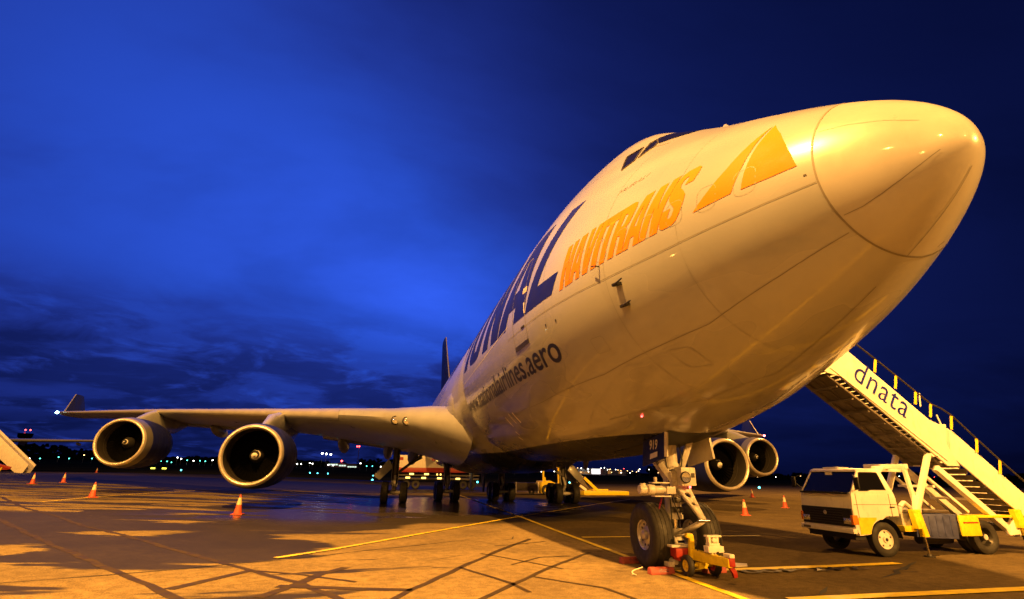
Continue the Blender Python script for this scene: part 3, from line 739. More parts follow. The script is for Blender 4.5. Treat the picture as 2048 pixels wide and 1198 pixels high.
for sgn in (-1, 1):
    mb = MB(); mb.rings([wing_ring(l, sgn) for l in SPAN]); wing = mesh_obj('wing', mb, 'wing', jet, angle=50)
    # slat / leading edge cap, slightly proud
    mb = MB(); rr = []
    for l in [q * .5 + 8.6 for q in range(46)]:
        Y0, Y1, z0, z1 = le_Y(l), te_Y(l), le_z(l), te_z(l); ch = Y1 - Y0; t = thick(l); rg = []
        for x in (.035, .022, .012, .005, .0, .005, .012, .02):
            idx = len(rg); h = af_t(x) * t * ch; zc = z0 + (z1 - z0) * x
            if idx <= 4: rg.append((sgn * l, Y0 + ch * x - .012, zc + h * .95 + .010 + .10 * sin(pi * x) * ch * .05))
            else: rg.append((sgn * l, Y0 + ch * x - .012, zc - h * .88 - .010))
        rr.append(rg)
    for r in rr: mb.v += r
    for q in range(len(rr) - 1):
        for j in range(7): mb.f.append((q * 8 + j, q * 8 + j + 1, q * 8 + 8 + j + 1, q * 8 + 8 + j)); mb.mi.append(0)
    mesh_obj('leading_edge_slat', mb, 'le', wing, angle=60)
    # winglet
    mb = MB()
    base = [(sgn * 31.62, 45.35, 5.90), (sgn * 31.66, 46.2, 6.02), (sgn * 31.66, 47.6, 6.02), (sgn * 31.62, 48.5, 5.86), (sgn * 31.50, 47.6, 5.82), (sgn * 31.50, 46.2, 5.82)]
    tipr = [(sgn * 32.05, 47.10, 7.62), (sgn * 32.07, 47.3, 7.66), (sgn * 32.08, 48.0, 7.66), (sgn * 32.08, 48.35, 7.60), (sgn * 32.02, 48.0, 7.62), (sgn * 32.02, 47.3, 7.62)]
    mb.rings([base, tipr]); mesh_obj('winglet', mb, 'blue', wing, angle=60)
    mb = MB(); mb.bar((sgn * 31.62, 45.30, 5.92), (sgn * 32.06, 47.08, 7.62), .05, .05); mesh_obj('winglet_edge', mb, 'le', wing)
    mb = MB(); mb.lathe([(-.16, .0), (-.13, .06), (0, .10), (.13, .06), (.16, 0)], (sgn * 31.75, 44.72, 5.90), n=12); nv = mesh_obj('navigation_lamp', mb, 'e_nav_g' if sgn < 0 else 'e_nav_r', wing)
    nv['label'] = 'glowing ' + ('blue-white' if sgn < 0 else 'red') + ' wingtip lamp'
    # flap track fairings
    for l, r, L in ((4.4, .50, 6.0), (6.1, .46, 5.2), (9.15, .50, 5.4), (14.6, .44, 4.6), (18.6, .40, 4.4), (23.5, .32, 3.4)):
        cy = te_Y(l) - .8; cz = te_z(l) - .38; mb = MB(); prof = [(-.5, 0), (-.47, .22), (-.40, .55), (-.25, .88), (-.05, 1), (.15, .92), (.32, .62), (.44, .28), (.5, 0)]
        rr = [[(sgn * l + r * .72 * w * cos(2 * pi * j / 16), cy + a * L, cz - .04 * L * a * 2 + r * 1.15 * w * sin(2 * pi * j / 16)) for j in range(16)] for a, w in prof]
        mb.rings(rr, cap=False); mesh_obj('flap_track_fairing', mb, 'wing', wing, angle=60)
    # flaps hanging slightly below the trailing edge
    for l0, l1 in ((3.4, 10.6), (13.4, 21.5)):
        mb = MB(); rr = []
        for q in range(9):
            l = l0 + (l1 - l0) * q / 8; Y1 = te_Y(l); z1 = te_z(l); rr.append([(sgn * l, Y1 - 1.5, z1 + .05), (sgn * l, Y1 - .6, z1 - .02), (sgn * l, Y1 + .15, z1 - .20), (sgn * l, Y1 - .1, z1 - .22), (sgn * l, Y1 - .9, z1 - .26), (sgn * l, Y1 - 1.45, z1 - .16)])
        mb.rings(rr); mesh_obj('flap', mb, 'wing', wing, angle=50)
    # landing lights in the root leading edge
    for l in (5.78, 5.26):
        lz = le_z(l) - .10; Yc = le_Y(l) + .05; mb = MB(); mb.lathe([(0.02, .0), (-.03, .13), (-.05, .17), (-.02, .20), (.06, .21)], (sgn * l, Yc, lz), n=24); ll = mesh_obj('landing_light', mb, 'darkmetal', wing)
        mb = MB(); mb.lathe([(-.075, .0), (-.07, .08), (-.052, .145)], (sgn * l, Yc, lz), n=24); mesh_obj('lens', mb, 'lamp', wing)
    for l in (7, 8.2):
        pass

# ------------------------------------------------------------------ tail
mb = MB(); rr = []
for z, Y0, Y1, t in ((8.6, 52.0, 66.5, .50), (9.6, 54.0, 66.9, .46), (12, 56.7, 67.6, .36), (16, 61.1, 68.9, .24), (19.2, 64.5, 69.9, .15), (19.35, 64.9, 69.8, .05)):
    rg = []; ch = Y1 - Y0
    for x in AF: rg.append((af_t(x) * t * 2.2, Y0 + ch * x, z))
    for x in AF[::-1][1:-1]: rg.append((-af_t(x) * t * 2.2, Y0 + ch * x, z))
    rr.append(rg)
mb.rings(rr); fin = mesh_obj('fin', mb, 'blue', jet, angle=50)
mb = MB(); mb.path([(0, 54.0, 9.6), (0, 56.65, 12), (0, 61.05, 16), (0, 64.45, 19.2)], .07); mesh_obj('leading_edge', mb, 'le', fin)
for sgn in (-1, 1):
    mb = MB(); rr = []
    for l, Y0, Y1, z in ((.6, 57.5, 67, 7.4), (2, 58.6, 67.2, 7.55), (6, 62, 68.6, 7.95), (11.1, 66.3, 70.4, 8.5)):
        ch = Y1 - Y0; rg = [(sgn * l, Y0 + ch * x, z + af_t(x) * .1 * ch) for x in AF] + [(sgn * l, Y0 + ch * x, z - af_t(x) * .1 * ch) for x in AF[::-1][1:-1]]; rr.append(rg)
    mb.rings(rr); mesh_obj('tailplane', mb, 'wing', jet, angle=50)

# ------------------------------------------------------------------ engines
def spiral(kind):
    """white swirl on a spinner cone, built just proud of it"""
    mb = MB(); pts = []
    N_ = 40; turns = 1.15
    for q in range(N_ + 1):
        u = q / N_; a = 2 * pi * turns * u + 1.2; r = (.035 + .13 * u ** .9) if kind == 0 else (.05 + .20 * u ** .9)
        w = .040 * (1 - u) ** .4 + .010 if kind == 0 else .11 * (1 - u) ** .8 + .004
        pts.append((a, r, w))
    vs = []
    for a, r, w in pts:
        for rr_ in (max(.0, r - w / 2), min(.31, r + w / 2)):
            yy = 1.02 - .56 * sqrt(max(0, 1 - (rr_ / .33) ** 2)) - .012 if False else .62 + (rr_ / .32) ** 1.5 * .50 - .012
            vs.append((rr_ * cos(a), yy, rr_ * sin(a)))
    mb.add(vs, [(2 * i, 2 * i + 1, 2 * i + 3, 2 * i + 2) for i in range(N_)])
    # round centre
    k = 20; o = len(mb.v); R0 = .012 if kind == 0 else .12
    mb.add([(0, .60, 0)] + [(R0 * cos(2 * pi * j / k), .62 + (R0 / .32) ** 1.5 * .5 - .013, R0 * sin(2 * pi * j / k)) for j in range(k)], [(0, 1 + j, 1 + (j + 1) % k) for j in range(k)])
    return mb
def build_engine(c, kind):
    """c: lip centre; kind changes the cowl colour break and spinner mark"""
    z0 = .34; brk = .80 if kind == 'outer' else .10
    mb = MB(); outer = [(.17, 1.346), (.34, 1.376), (.55, 1.40), (brk if brk > .56 else .60, 1.415 if brk < .7 else 1.44), (1.1, 1.442), (1.7, 1.455), (2.4, 1.45), (3.1, 1.41), (3.8, 1.33), (4.45, 1.20), (4.6, 1.15), (4.55, 1.12), (4.0, 1.17)]
    outer = sorted(outer[:10], key=lambda t: t[0]) + outer[10:]
    mb.lathe(outer, c, n=72)
    for j, f in enumerate(mb.f):
        yy = sum(mb.v[i][1] for i in f) / len(f) - c[1]
        mb.mi[j] = 1 if yy < brk - .02 else 0
    nac = mesh_obj('engine', mb, ['blue', 'cowlgrey'], jet, origin=c, angle=50, recalc=True)
    nac['label'] = 'blue turbofan cowling with bright metal inlet ring'
    mb = MB(); lip = [(.17, 1.348), (.10, 1.325), (.035, 1.288), (.0, 1.245), (.012, 1.205), (.05, 1.175), (.12, 1.15)]
    mb.lathe(lip, c, n=72); mesh_obj('inlet_lip', mb, 'lip', nac, angle=80)
    mb = MB(); mb.lathe([(.12, 1.15), (.22, 1.13), (.30, 1.12), (.5, 1.112), (.8, 1.125), (1.15, 1.155), (1.5, 1.175)], c, n=72); mesh_obj('inlet_duct', mb, 'inlet', nac, angle=80)
    mb = MB(); mb.lathe([(.80, 1.123), (.83, 1.115), (.86, 1.125)], c, n=72); mesh_obj('duct_ring', mb, 'darkmetal', nac)
    mb = MB()
    for q in range(38):   # fan blades, twisted
        a = 2 * pi * q / 38; vs = []
        for r, tw, hw in ((.31, .25, .10), (.75, .75, .11), (1.165, 1.12, .12)):
            for s_ in (-1, 1):
                aa = a + s_ * hw * sin(tw) / r; vs.append((c[0] + r * cos(aa), c[1] + 1.28 + s_ * hw * cos(tw), c[2] + r * sin(aa)))
        mb.add(vs, [(0, 1, 3, 2), (2, 3, 5, 4)])
    mb.lathe([(1.46, 1.17), (1.46, .05)], c, n=40); mesh_obj('fan', mb, 'fan', nac, recalc=False, smooth=False)
    mb = MB(); mb.lathe([(.62 + (r / .32) ** 1.5 * .50, r) for r in (0.001, .02, .05, .09, .14, .2, .26, .32)] + [(1.3, .33)], c, n=40); mesh_obj('spinner', mb, 'black', nac, angle=60)
    sp = spiral(0 if kind == 'outer' else 1); sp.v = [(c[0] + x, c[1] + y, c[2] + z) for x, y, z in sp.v]; mesh_obj('spinner_swirl', sp, 'white', nac, smooth=False)
    mb = MB(); mb.lathe([(4.0, 1.16), (4.0, .96), (4.5, .95), (5.3, .82), (6.0, .64), (6.05, .60), (5.8, .50)], c, n=48); mesh_obj('core_cowl', mb, 'cowlgrey', nac, angle=60)
    mb = MB(); mb.lathe([(5.6, .50), (6.0, .36), (6.5, .16), (6.7, .02)], c, n=32); mesh_obj('exhaust_plug', mb, 'darkmetal', nac, angle=60)
    mb = MB(); mb.lathe([(1.62, 1.462), (1.635, 1.466), (1.65, 1.462)], c, n=72); mesh_obj('cowl_seam', mb, 'darkmetal', nac)
    mb = MB(); mb.lathe([(3.25, 1.402), (3.265, 1.406), (3.28, 1.399)], c, n=72); mesh_obj('cowl_seam', mb, 'darkmetal', nac)
    return nac
ENG = {}
for key, l, Y, z in (('inner', 11.9, 22.665, 2.417), ('outer', 21.2, 31.738, 3.246)):
    e0 = build_engine((-l, Y, z), key)
    e1 = inst(e0, jet, (l, Y, z))
    for ch in e0.children:
        c = ch.copy(); C.objects.link(c); c.parent = e1
    # pylons
    for sgn in (-1, 1):
        mb = MB(); rr = []
        zt = z + 1.43
        wl = le_Y(l); zw = le_z(l)
        secs = [(Y + 1.35, zt - .04, zt + .02, .04), (Y + 1.8, zt - .1, zt + .16, .16), (Y + 2.9, zt - .15, zt + .16 + (zw - zt) * .55, .22), (wl - .15, zt - .2, zw + .02, .24), (wl + .35, zt - .25, zw + .16, .25), (wl + 1.0, zt - .35, zw - .05, .25), (wl + 3.2, zt - .5, zw - .1, .22), (wl + 5.2, zt + .05, zw - .2, .12), (wl + 6.2, zt + .35, zw - .3, .03)]
        for (yy, zl, zh, w) in secs:
            zh = max(zh, zl + .05)
            rr.append([(sgn * l - w, yy, zl), (sgn * l - w, yy, zh - w * .6), (sgn * l - w * .75, yy, zh - w * .2), (sgn * l, yy, zh), (sgn * l + w * .75, yy, zh - w * .2), (sgn * l + w, yy, zh - w * .6), (sgn * l + w, yy, zl)])
        mb.rings(rr); mesh_obj('engine_pylon', mb, 'skin', jet, angle=60)
    # side strake and small drain fittings on the inboard pair
# ------------------------------------------------------------------ wheels
def wheel_parts(r, w, rimr, name_r='rim'):
    t = MB(); h = w / 2
    prof = [(-h * .72, rimr), (-h * .86, rimr * 1.10), (-h, r * .78), (-h * .96, r * .90), (-h * .80, r * .975)]
    gro = [(-h * .62, r), (-h * .60, r * .985), (-h * .57, r * .985), (-h * .55, r), (-h * .22, r), (-h * .20, r * .985), (-h * .17, r * .985), (-h * .15, r)]
    prof += gro + [(-a, b) for a, b in gro[::-1]] + [(-a, b) for a, b in prof[::-1]]
    t.lathe(prof, axis='x', n=56)
    k = MB(); k.lathe([(-h * .70, rimr * 1.02), (-h * .78, rimr * .99), (-h * .74, rimr * .93), (-h * .52, rimr * .88), (-h * .45, rimr * .55), (-h * .48, rimr * .50), (-h * .50, rimr * .34), (-h * .82, rimr * .30), (-h * .86, rimr * .22), (-h * .86, .001)], axis='x', n=40)
    k.lathe([(h * .70, rimr * 1.02), (h * .78, rimr * .99), (h * .74, rimr * .93), (h * .52, rimr * .88), (h * .45, rimr * .55), (h * .48, rimr * .50), (h * .50, rimr * .34), (h * .82, rimr * .30), (h * .86, rimr * .22), (h * .86, .001)], axis='x', n=40)
    b = MB()
    for s_ in (-1, 1):
        for q in range(10):
            a = 2 * pi * q / 10; y, z = rimr * .71 * cos(a), rimr * .71 * sin(a); b.tube((s_ * h * .495, y, z), (s_ * h * .515, y, z), rimr * .085, n=12)
    return t, k, b
T, K_, Bl = wheel_parts(.62, .45, .285)
proto_tyre = proto_rim = proto_hole = None
def put_wheel(parent, loc):
    global proto_tyre, proto_rim, proto_hole
    if proto_tyre is None:
        for mbx in (T, K_, Bl): mbx.v = [(v[0] + loc[0], v[1] + loc[1], v[2] + loc[2]) for v in mbx.v]
        proto_tyre = mesh_obj('tyre', T, 'rubber', parent, origin=loc, angle=40); proto_rim = mesh_obj('rim', K_, 'rim', parent, origin=loc, angle=40)
        proto_hole = mesh_obj('brake_cooling_holes', Bl, 'black', parent, origin=loc)
    else:
        inst(proto_tyre, parent, loc); inst(proto_rim, parent, loc); inst(proto_hole, parent, loc)

# nose gear ---------------------------------------------------------
GX = .12; GY = 7.77
mb = MB(); mb.tube((GX, GY, .95), (GX, GY - .02, 2.95), .165, n=24); mb.tube((GX, GY, 1.45), (GX, GY, 1.62), .22, n=24); mb.tube((GX, GY, 1.95), (GX, GY, 2.02), .20, n=24); mb.tube((GX, GY, .92), (GX, GY, 1.0), .19, n=24)
ng = mesh_obj('nose_gear', mb, 'gear', jet, origin=(GX, GY, 0), angle=40); ng['label'] = 'twin-wheel nose landing gear with white struts'
mb = MB(); mb.tube((GX, GY, .60), (GX, GY, 1.0), .125, n=24); mesh_obj('oleo_piston', mb, 'chrome', ng)
mb = MB(); mb.tube((GX, GY, .52), (GX, GY, .74), .16, n=20); mb.tube((GX - .52, GY, .615), (GX + .52, GY, .615), .085, n=16); mesh_obj('axle', mb, 'gear', ng)
put_wheel(ng, (GX - .55, GY, .62)); put_wheel(ng, (GX + .50, GY, .62))
mb = MB()   # steering collar and front equipment box
mb.box(GX - .03, GX + .30, GY - .50, GY - .22, 1.58, 1.94); mb.box(GX - .16, GX + .22, GY - .3, GY - .02, 1.50, 1.86); bx_ = mesh_obj('light_housing', mb, 'gear', ng, bevel=.015)
mb = MB(); mb.lathe([(0, .115), (-.02, .118), (-.03, .10), (-.015, .0)], (GX + .045, GY - .515, 1.745), n=28); mesh_obj('lamp_bezel', mb, 'black', ng)
mb = MB(); mb.lathe([(-.034, .095), (-.028, .05), (-.024, .001)], (GX + .045, GY - .515, 1.745), n=28); mesh_obj('taxi_lamp', mb, 'lamp', ng)
mb = MB(); mb.box(GX + .19, GX + .27, GY - .506, GY - .50, 1.74, 1.83); mesh_obj('data_plate', mb, 'darkmetal', ng, smooth=False)
mb = MB(); mb.lathe([(-.03, .0), (-.022, .02), (0, .028)], (GX + .17, GY - .45, 1.555), n=10); mesh_obj('down_lock_lamp', mb, 'e_red', ng)
# torque links with lightening holes
def link(poly, holes, p0, p1, thickn, side_shift=0.0):
    """2-D link drawn with length along +y (0..1) between p0 and p1, width in metres along world X"""
    p0, p1 = Vector(p0), Vector(p1); d = p1 - p0; nrm_ = Vector((1, 0, 0)).cross(d).normalized()
    allp = [poly] + holes; bm = outline_mesh(allp, extrude=thickn / 2 / 1.0)
    return bm, (lambda x, y, z: p0 + d * y + Vector((1, 0, 0)) * x + nrm_ * z)
def circ(cx, cy, rx, ry, n=14): return [(cx + rx * cos(2 * pi * q / n), cy + ry * sin(2 * pi * q / n)) for q in range(n)]
bm, fn = link([(-.17, 0), (.15, 0), (.09, .6), (.06, 1.0), (-.05, 1.0), (-.08, .6)], [circ(.0, .22, .062, .085), circ(.0, .50, .042, .06)], (GX + .10, GY - .30, 1.52), (GX + .27, GY - .66, .93), .06)
bm_obj('torque_link', bm, 'gear', ng, fn)
bm, fn = link([(-.15, 0), (.15, 0), (.08, .6), (.06, 1.0), (-.05, 1.0), (-.08, .6)], [circ(.0, .25, .055, .10)], (GX + .03, GY - .16, .62), (GX + .27, GY - .66, .93), .06)
bm_obj('torque_link', bm, 'gear', ng, fn)
mb = MB(); mb.tube((GX + .15, GY - .66, .93), (GX + .40, GY - .66, .93), .035, n=14); mesh_obj('link_pin', mb, 'chrome', ng)
mb = MB()   # drag brace arms rising forward and aft
mb.bar((GX + .22, GY - .10, 1.95), (GX + .48, GY - .20, 2.62), .16, .12); mb.bar((GX + .40, GY - .2, 2.56), (GX + .66, GY - .2, 2.60), .16, .12); mb.bar((GX - .12, GY - .05, 1.95), (GX - .45, GY + .5, 2.75), .12, .10)
mb.bar((GX, GY + .15, 1.7), (GX, GY + 1.3, 2.6), .12, .10); mb.tube((GX - .6, GY - .05, 2.60), (GX + .62, GY - .05, 2.60), .10, n=16)
mb.bar((GX - .28, GY - .1, 2.02), (GX - .06, GY - .28, 1.62), .10, .12)
mesh_obj('drag_brace', mb, 'gear', ng, bevel=.012)
mb = MB()   # steering actuators on the starboard side
mb.tube((GX - .92, GY - .35, 1.50), (GX - .78, GY - .35, 1.50), .09, n=18); mb.tube((GX - .74, GY - .35, 1.50), (GX - .60, GY - .35, 1.50), .10, n=18); mb.tube((GX - .78, GY - .35, 1.50), (GX - .30, GY - .35, 1.50), .055, n=14)
mb.tube((GX - .58, GY - .35, 1.50), (GX - .40, GY - .35, 1.50), .075, n=18); mb.box(GX - .66, GX - .28, GY - .44, GY - .26, 1.62, 1.645); mb.box(GX - .62, GX - .26, GY - .44, GY - .26, 1.36, 1.385); mb.tube((GX - .55, GY - .35, 1.64), (GX - .55, GY - .35, 1.74), .035, n=12)
mb.tube((GX - .84, GY - .35, 1.54), (GX - .84, GY - .35, 1.62), .06, n=12); mb.box(GX - .34, GX - .14, GY - .42, GY - .28, 1.42, 1.56)
mesh_obj('steering_actuator', mb, 'gear', ng, bevel=.006)
mb = MB(); mb.path([(GX - .18, GY - .18, 2.5), (GX - .2, GY - .2, 2.1), (GX - .17, GY - .22, 1.7), (GX - .15, GY - .18, 1.2), (GX - .13, GY - .14, .85)], .014); mb.path([(GX + .14, GY - .2, 2.5), (GX + .18, GY - .22, 2.1), (GX + .15, GY - .2, 1.95)], .014)
mb.path([(GX - .05, GY - .19, 1.5), (GX - .12, GY - .26, 1.3), (GX - .05, GY - .24, 1.05), (GX + .02, GY - .2, .9)], .012); mesh_obj('hydraulic_line', mb, 'hose', ng)
mb = MB(); mb.box(GX - .13, GX + .13, GY - .19, GY - .12, 1.05, 1.16); mb.box(GX - .09, GX + .10, GY - .2, GY - .12, 1.24, 1.34); mesh_obj('line_clamp', mb, 'darkmetal', ng, bevel=.005)
mb = MB(); mb.bar((GX - .4, GY - .3, 1.36), (GX - .52, GY - .35, 1.12), .035, .004); mesh_obj('safety_pin_flag', mb, 'red', ng, smooth=False)
# nose gear doors
def plate(name, quad, thickn, material, parent, nrm_):
    q = [Vector(p) for p in quad]; nn = Vector(nrm_).normalized() * thickn; mb = MB(); mb.hexa(q + [p + nn for p in q]); return mesh_obj(name, mb, material, parent, bevel=.008)
dl = plate('nose_gear_door', [(-.62, 7.58, 1.95), (-.60, 6.66, 2.10), (-.52, 6.72, 2.72), (-.52, 7.62, 2.72)], .05, 'blue', ng, (1, 0, 0)); dl['label'] = 'navy nose gear door numbered 919'
mb = MB(); mb.bar((-.56, 6.65, 2.12), (-.48, 6.70, 2.72), .06, .05); mesh_obj('door_edge', mb, 'gear', ng)
plate('nose_gear_door', [(.86, 8.2, 1.97), (.84, 7.15, 2.12), (.80, 7.2, 2.72), (.80, 8.1, 2.72)], .05, 'white', ng, (-1, 0, 0))
plate('nose_gear_door', [(.86, 6.9, 2.16), (.84, 6.3, 2.25), (.80, 6.35, 2.78), (.80, 7.0, 2.74)], .05, 'white', ng, (-1, 0, 0)) if False else None
bm = text_bm('919', .02); x0, x1, y0, y1 = bbox(bm)
def f919(x, y, z):
    u = (x - x0) / (x1 - x0); v = (y - y0) / (y1 - y0); Y = 7.28 - u * .34; zz = 2.27 + v * .20 - u * .0
    xx = -.62 + (zz - 1.95) * .125; return (xx - .008, Y, zz)
bm_obj('door_number', bm, 'white', ng, f919)
mb = MB(); mb.add([(-.622, 7.22, 2.08), (-.622, 6.90, 2.13), (-.607, 6.90, 2.23), (-.607, 7.22, 2.19)], [(0, 1, 2, 3)]); mesh_obj('door_placard', mb, 'white', ng, smooth=False)

# main gears --------------------------------------------------------
def main_gear(x, Y, ztop, rake, label):
    mb = MB(); mb.tube((x, Y, .95), (x + rake, Y - .1, ztop), .20, .22, n=20); mb.bar((x, Y - .75, .62), (x, Y + .75, .62), .24, .26)
    g = mesh_obj('main_gear', mb, 'darkmetal', jet, origin=(x, Y, 0), angle=40); g['label'] = label
    mb = MB(); mb.tube((x, Y, .58), (x, Y, 1.05), .15, n=20); mesh_obj('oleo_piston', mb, 'chrome', g)
    for dy_ in (-.735, .735): mb = MB(); mb.tube((x - .55, Y + dy_, .62), (x + .55, Y + dy_, .62), .09, n=14); mesh_obj('axle', mb, 'gear', g)
    for dx_ in (-.57, .57):
        for dy_ in (-.735, .735): put_wheel(g, (x + dx_, Y + dy_, .62))
    mb = MB(); mb.bar((x, Y - .25, 1.6), (x, Y - .65, 1.15), .14, .05); mb.bar((x, Y - .65, 1.15), (x, Y - .3, .80), .12, .05); mesh_obj('torque_link', mb, 'gear', g)
    mb = MB(); mb.path([(x - .2, Y - .2, 2.3), (x - .22, Y - .25, 1.5), (x - .12, Y - .3, 1.0), (x - .15, Y - .75, .75)], .02); mb.path([(x + .18, Y - .2, 2.3), (x + .2, Y - .22, 1.5), (x + .15, Y - .3, .95)], .018); mesh_obj('hydraulic_line', mb, 'gear', g)
    return g
for sgn, sd in ((-1, 'starboard'), (1, 'port')):
    g = main_gear(sgn * 5.5, 31.84, 3.9, 0, 'four-wheel bogie under the ' + sd + ' wing')
    mb = MB(); mb.bar((sgn * 5.35, 31.6, 1.75), (sgn * 3.5, 31.8, 3.2), .16, .16); mb.bar((sgn * 4.7, 31.5, 2.28), (sgn * 3.9, 31.9, 2.7), .10, .10); mesh_obj('side_brace', mb, 'darkmetal', g)
    plate('main_gear_door', [(sgn * 6.42, 31.3, 1.30), (sgn * 6.82, 31.3, 1.58), (sgn * 5.80, 31.3, 2.75), (sgn * 5.66, 31.3, 2.02)] if True else [], .9, 'wing', g, (0, 1, 0)) if False else None
    mb = MB(); mb.hexa([(sgn * 6.80, 31.2, 1.57), (sgn * 6.43, 31.15, 1.32), (sgn * 6.43, 33.0, 1.32), (sgn * 6.80, 33.0, 1.57), (sgn * 5.95, 31.25, 2.58), (sgn * 5.68, 31.2, 2.05), (sgn * 5.68, 33.0, 2.05), (sgn * 5.95, 33.0, 2.58)]); mesh_obj('main_gear_door', mb, 'wing', g, bevel=.02)
    g = main_gear(sgn * 1.92, 34.9, 2.9, sgn * .1, 'four-wheel bogie under the belly, ' + sd + ' side')
    mb = MB(); mb.hexa([(sgn * .42 - .03, 33.2, .62), (sgn * .42 + .03, 33.2, .62), (sgn * .42 + .03, 33.6, .62), (sgn * .42 - .03, 33.6, .62), (sgn * .42 - .05, 32.7, 2.3), (sgn * .42 + .05, 32.7, 2.3), (sgn * .42 + .05, 34.6, 2.3), (sgn * .42 - .05, 34.6, 2.3)]); mesh_obj('body_gear_door', mb, 'wing' if sgn < 0 else 'blue', g, bevel=.01)

# ------------------------------------------------------------------ chocks with rope
def chock(loc, rz, label, ln=.50):
    r = root('wheel_chock', loc, label, 'chock', 'wheel chocks round the nose wheels'); mb = MB(); L = ln / 2
    mb.prism_x([(-.085, 0), (.085, 0), (.075, .07), (.035, .125), (-.035, .125), (-.075, .07)], -L, L); mb.v = [(v[0] + loc[0], v[1] + loc[1], v[2] + loc[2]) for v in mb.v]
    o = mesh_obj('chock_body', mb, 'chock', r, bevel=.012)
    bm = text_bm('dnata', .01); x0, x1, y0, y1 = bbox(bm)
    bm_obj('stencil', bm, 'textdark', o, lambda x, y, z: (loc[0] - .08 + (x - x0) / (x1 - x0) * .20, loc[1] - .082 + (y - y0) / (y1 - y0) * .022 - .0, loc[2] + .045 + (y - y0) / (y1 - y0) * .065))
    r.rotation_euler = (0, 0, rz); return r
chock((-.60, 7.13, 0), .03, 'red rubber chock with a pale rope in front of the near nose wheel')
chock((.52, 7.12, 0), .0, 'red rubber chock half hidden behind the small towbar wheels', .46)
chock((-.62, 8.40, 0), .06, 'red rubber chock behind the near nose wheel', .50)
mb = MB(); pts = []
for q in range(26):
    u = q / 25; pts.append((-.95 - .36 * u - .10 * sin(u * 5), 7.18 - .12 * u + .06 * sin(u * 7), .015 + .10 * (1 - u) ** 3))
mb.path(pts, .011); tag(mesh_obj('chock_rope', mb, 'rope', origin=(-1.1, 7.15, 0)), 'pale rope trailing from the nearest red chock across the apron', 'rope')

# ------------------------------------------------------------------ towbar head on two small wheels
tb = root('towbar', (-.05, 6.75, 0), 'yellow towbar on two small wheels hooked to the nose gear', 'towbar')
mb = MB(); A_ = Vector((-.02, 6.85, .36)); B_ = Vector((.30, 6.02, .34))
mb.hexa([(-.08, 6.86, .27), (.21, 6.16, .23), (.31, 6.19, .23), (.05, 6.90, .27), (-.08, 6.86, .45), (.21, 6.16, .38), (.31, 6.19, .38), (.05, 6.90, .45)]); bar_ = mesh_obj('drawbar', mb, 'yellow', tb, bevel=.012)
mb = MB(); mb.prism_y([(-.13, .30), (-.02, .30), (-.01, .62), (-.02, .70), (-.05, .73), (-.16, .73), (-.17, .66), (-.10, .64)], 6.84, 6.92); mesh_obj('release_hook', mb, 'yellow', tb, bevel=.008)
mb = MB(); mb.box(-.36, .02, 6.93, 7.16, .30, .46); mb.box(-.30, -.10, 6.95, 7.2, .24, .30); mesh_obj('shear_head', mb, 'red', tb, bevel=.01)
mb = MB(); mb.box(-.42, .0, 6.98, 7.3, .47, .51); mb.tube((-.28, 7.1, .20), (-.28, 7.5, .24), .05); mb.tube((-.2, 7.1, .42), (-.05, 7.55, .58), .04); mb.box(-.44, -.32, 7.1, 7.3, .12, .2); mesh_obj('tow_fitting', mb, 'gear', tb, bevel=.008)
mb = MB(); mb.box(.02, .34, 6.44, 6.60, .44, .55); mb.box(.06, .28, 6.46, 6.58, .55, .60); mb.box(.06, .11, 6.47, 6.56, .60, .70); mb.box(.22, .27, 6.47, 6.56, .60, .70); mb.box(.03, .33, 6.46, 6.58, .70, .73); mb.tube((.17, 6.45, .65), (.17, 6.58, .65), .045, n=14); mb.box(.10, .20, 6.48, 6.56, .36, .45); mesh_obj('hand_pump', mb, 'cream', tb, bevel=.008)
mb = MB(); mb.prism_y([(.24, .40), (.34, .40), (.35, .29), (.38, .22), (.42, .16), (.43, .07), (.36, .05), (.33, .14), (.27, .22)], 6.24, 6.30); mb.box(.23, .35, 6.16, 6.28, .25, .39); mesh_obj('tow_eye_guard', mb, 'red', tb, bevel=.006)
mb = MB(); mb.box(.24, .34, 6.14, 6.34, .39, .45); mesh_obj('eye_cap', mb, 'cream', tb, bevel=.006)
mb = MB(); mb.hexa([(.38, 6.20, .24), (.56, 6.12, .26), (.74, 6.38, .25), (.42, 6.58, .25), (.38, 6.20, .265), (.56, 6.12, .275), (.74, 6.38, .265), (.42, 6.58, .265)]); mesh_obj('pale_flap', mb, 'white', tb, smooth=False)
mb = MB(); mb.path([(.30, 6.5, .50), (.40, 6.42, .40), (.30, 6.7, .30), (.10, 6.8, .30), (-.1, 6.95, .40)], .012); mesh_obj('hydraulic_hose', mb, 'hose', tb)
for x_, y_ in ((.0, 6.78), (.10, 6.60), (.2, 6.42)): mb = MB(); mb.tube((x_, y_ - .0, .40), (x_, y_ - .0, .46), .018, n=8); mesh_obj('bar_bolt', mb, 'darkmetal', tb)
mb = MB(); mb.tube((-.22, 6.80, .185), (.34, 6.82, .185), .03, n=12); mb.bar((.05, 6.8, .19), (.1, 6.7, .34), .08, .06); mb.box(-.02, .14, 6.72, 6.86, .14, .24); mesh_obj('axle', mb, 'yellow', tb)
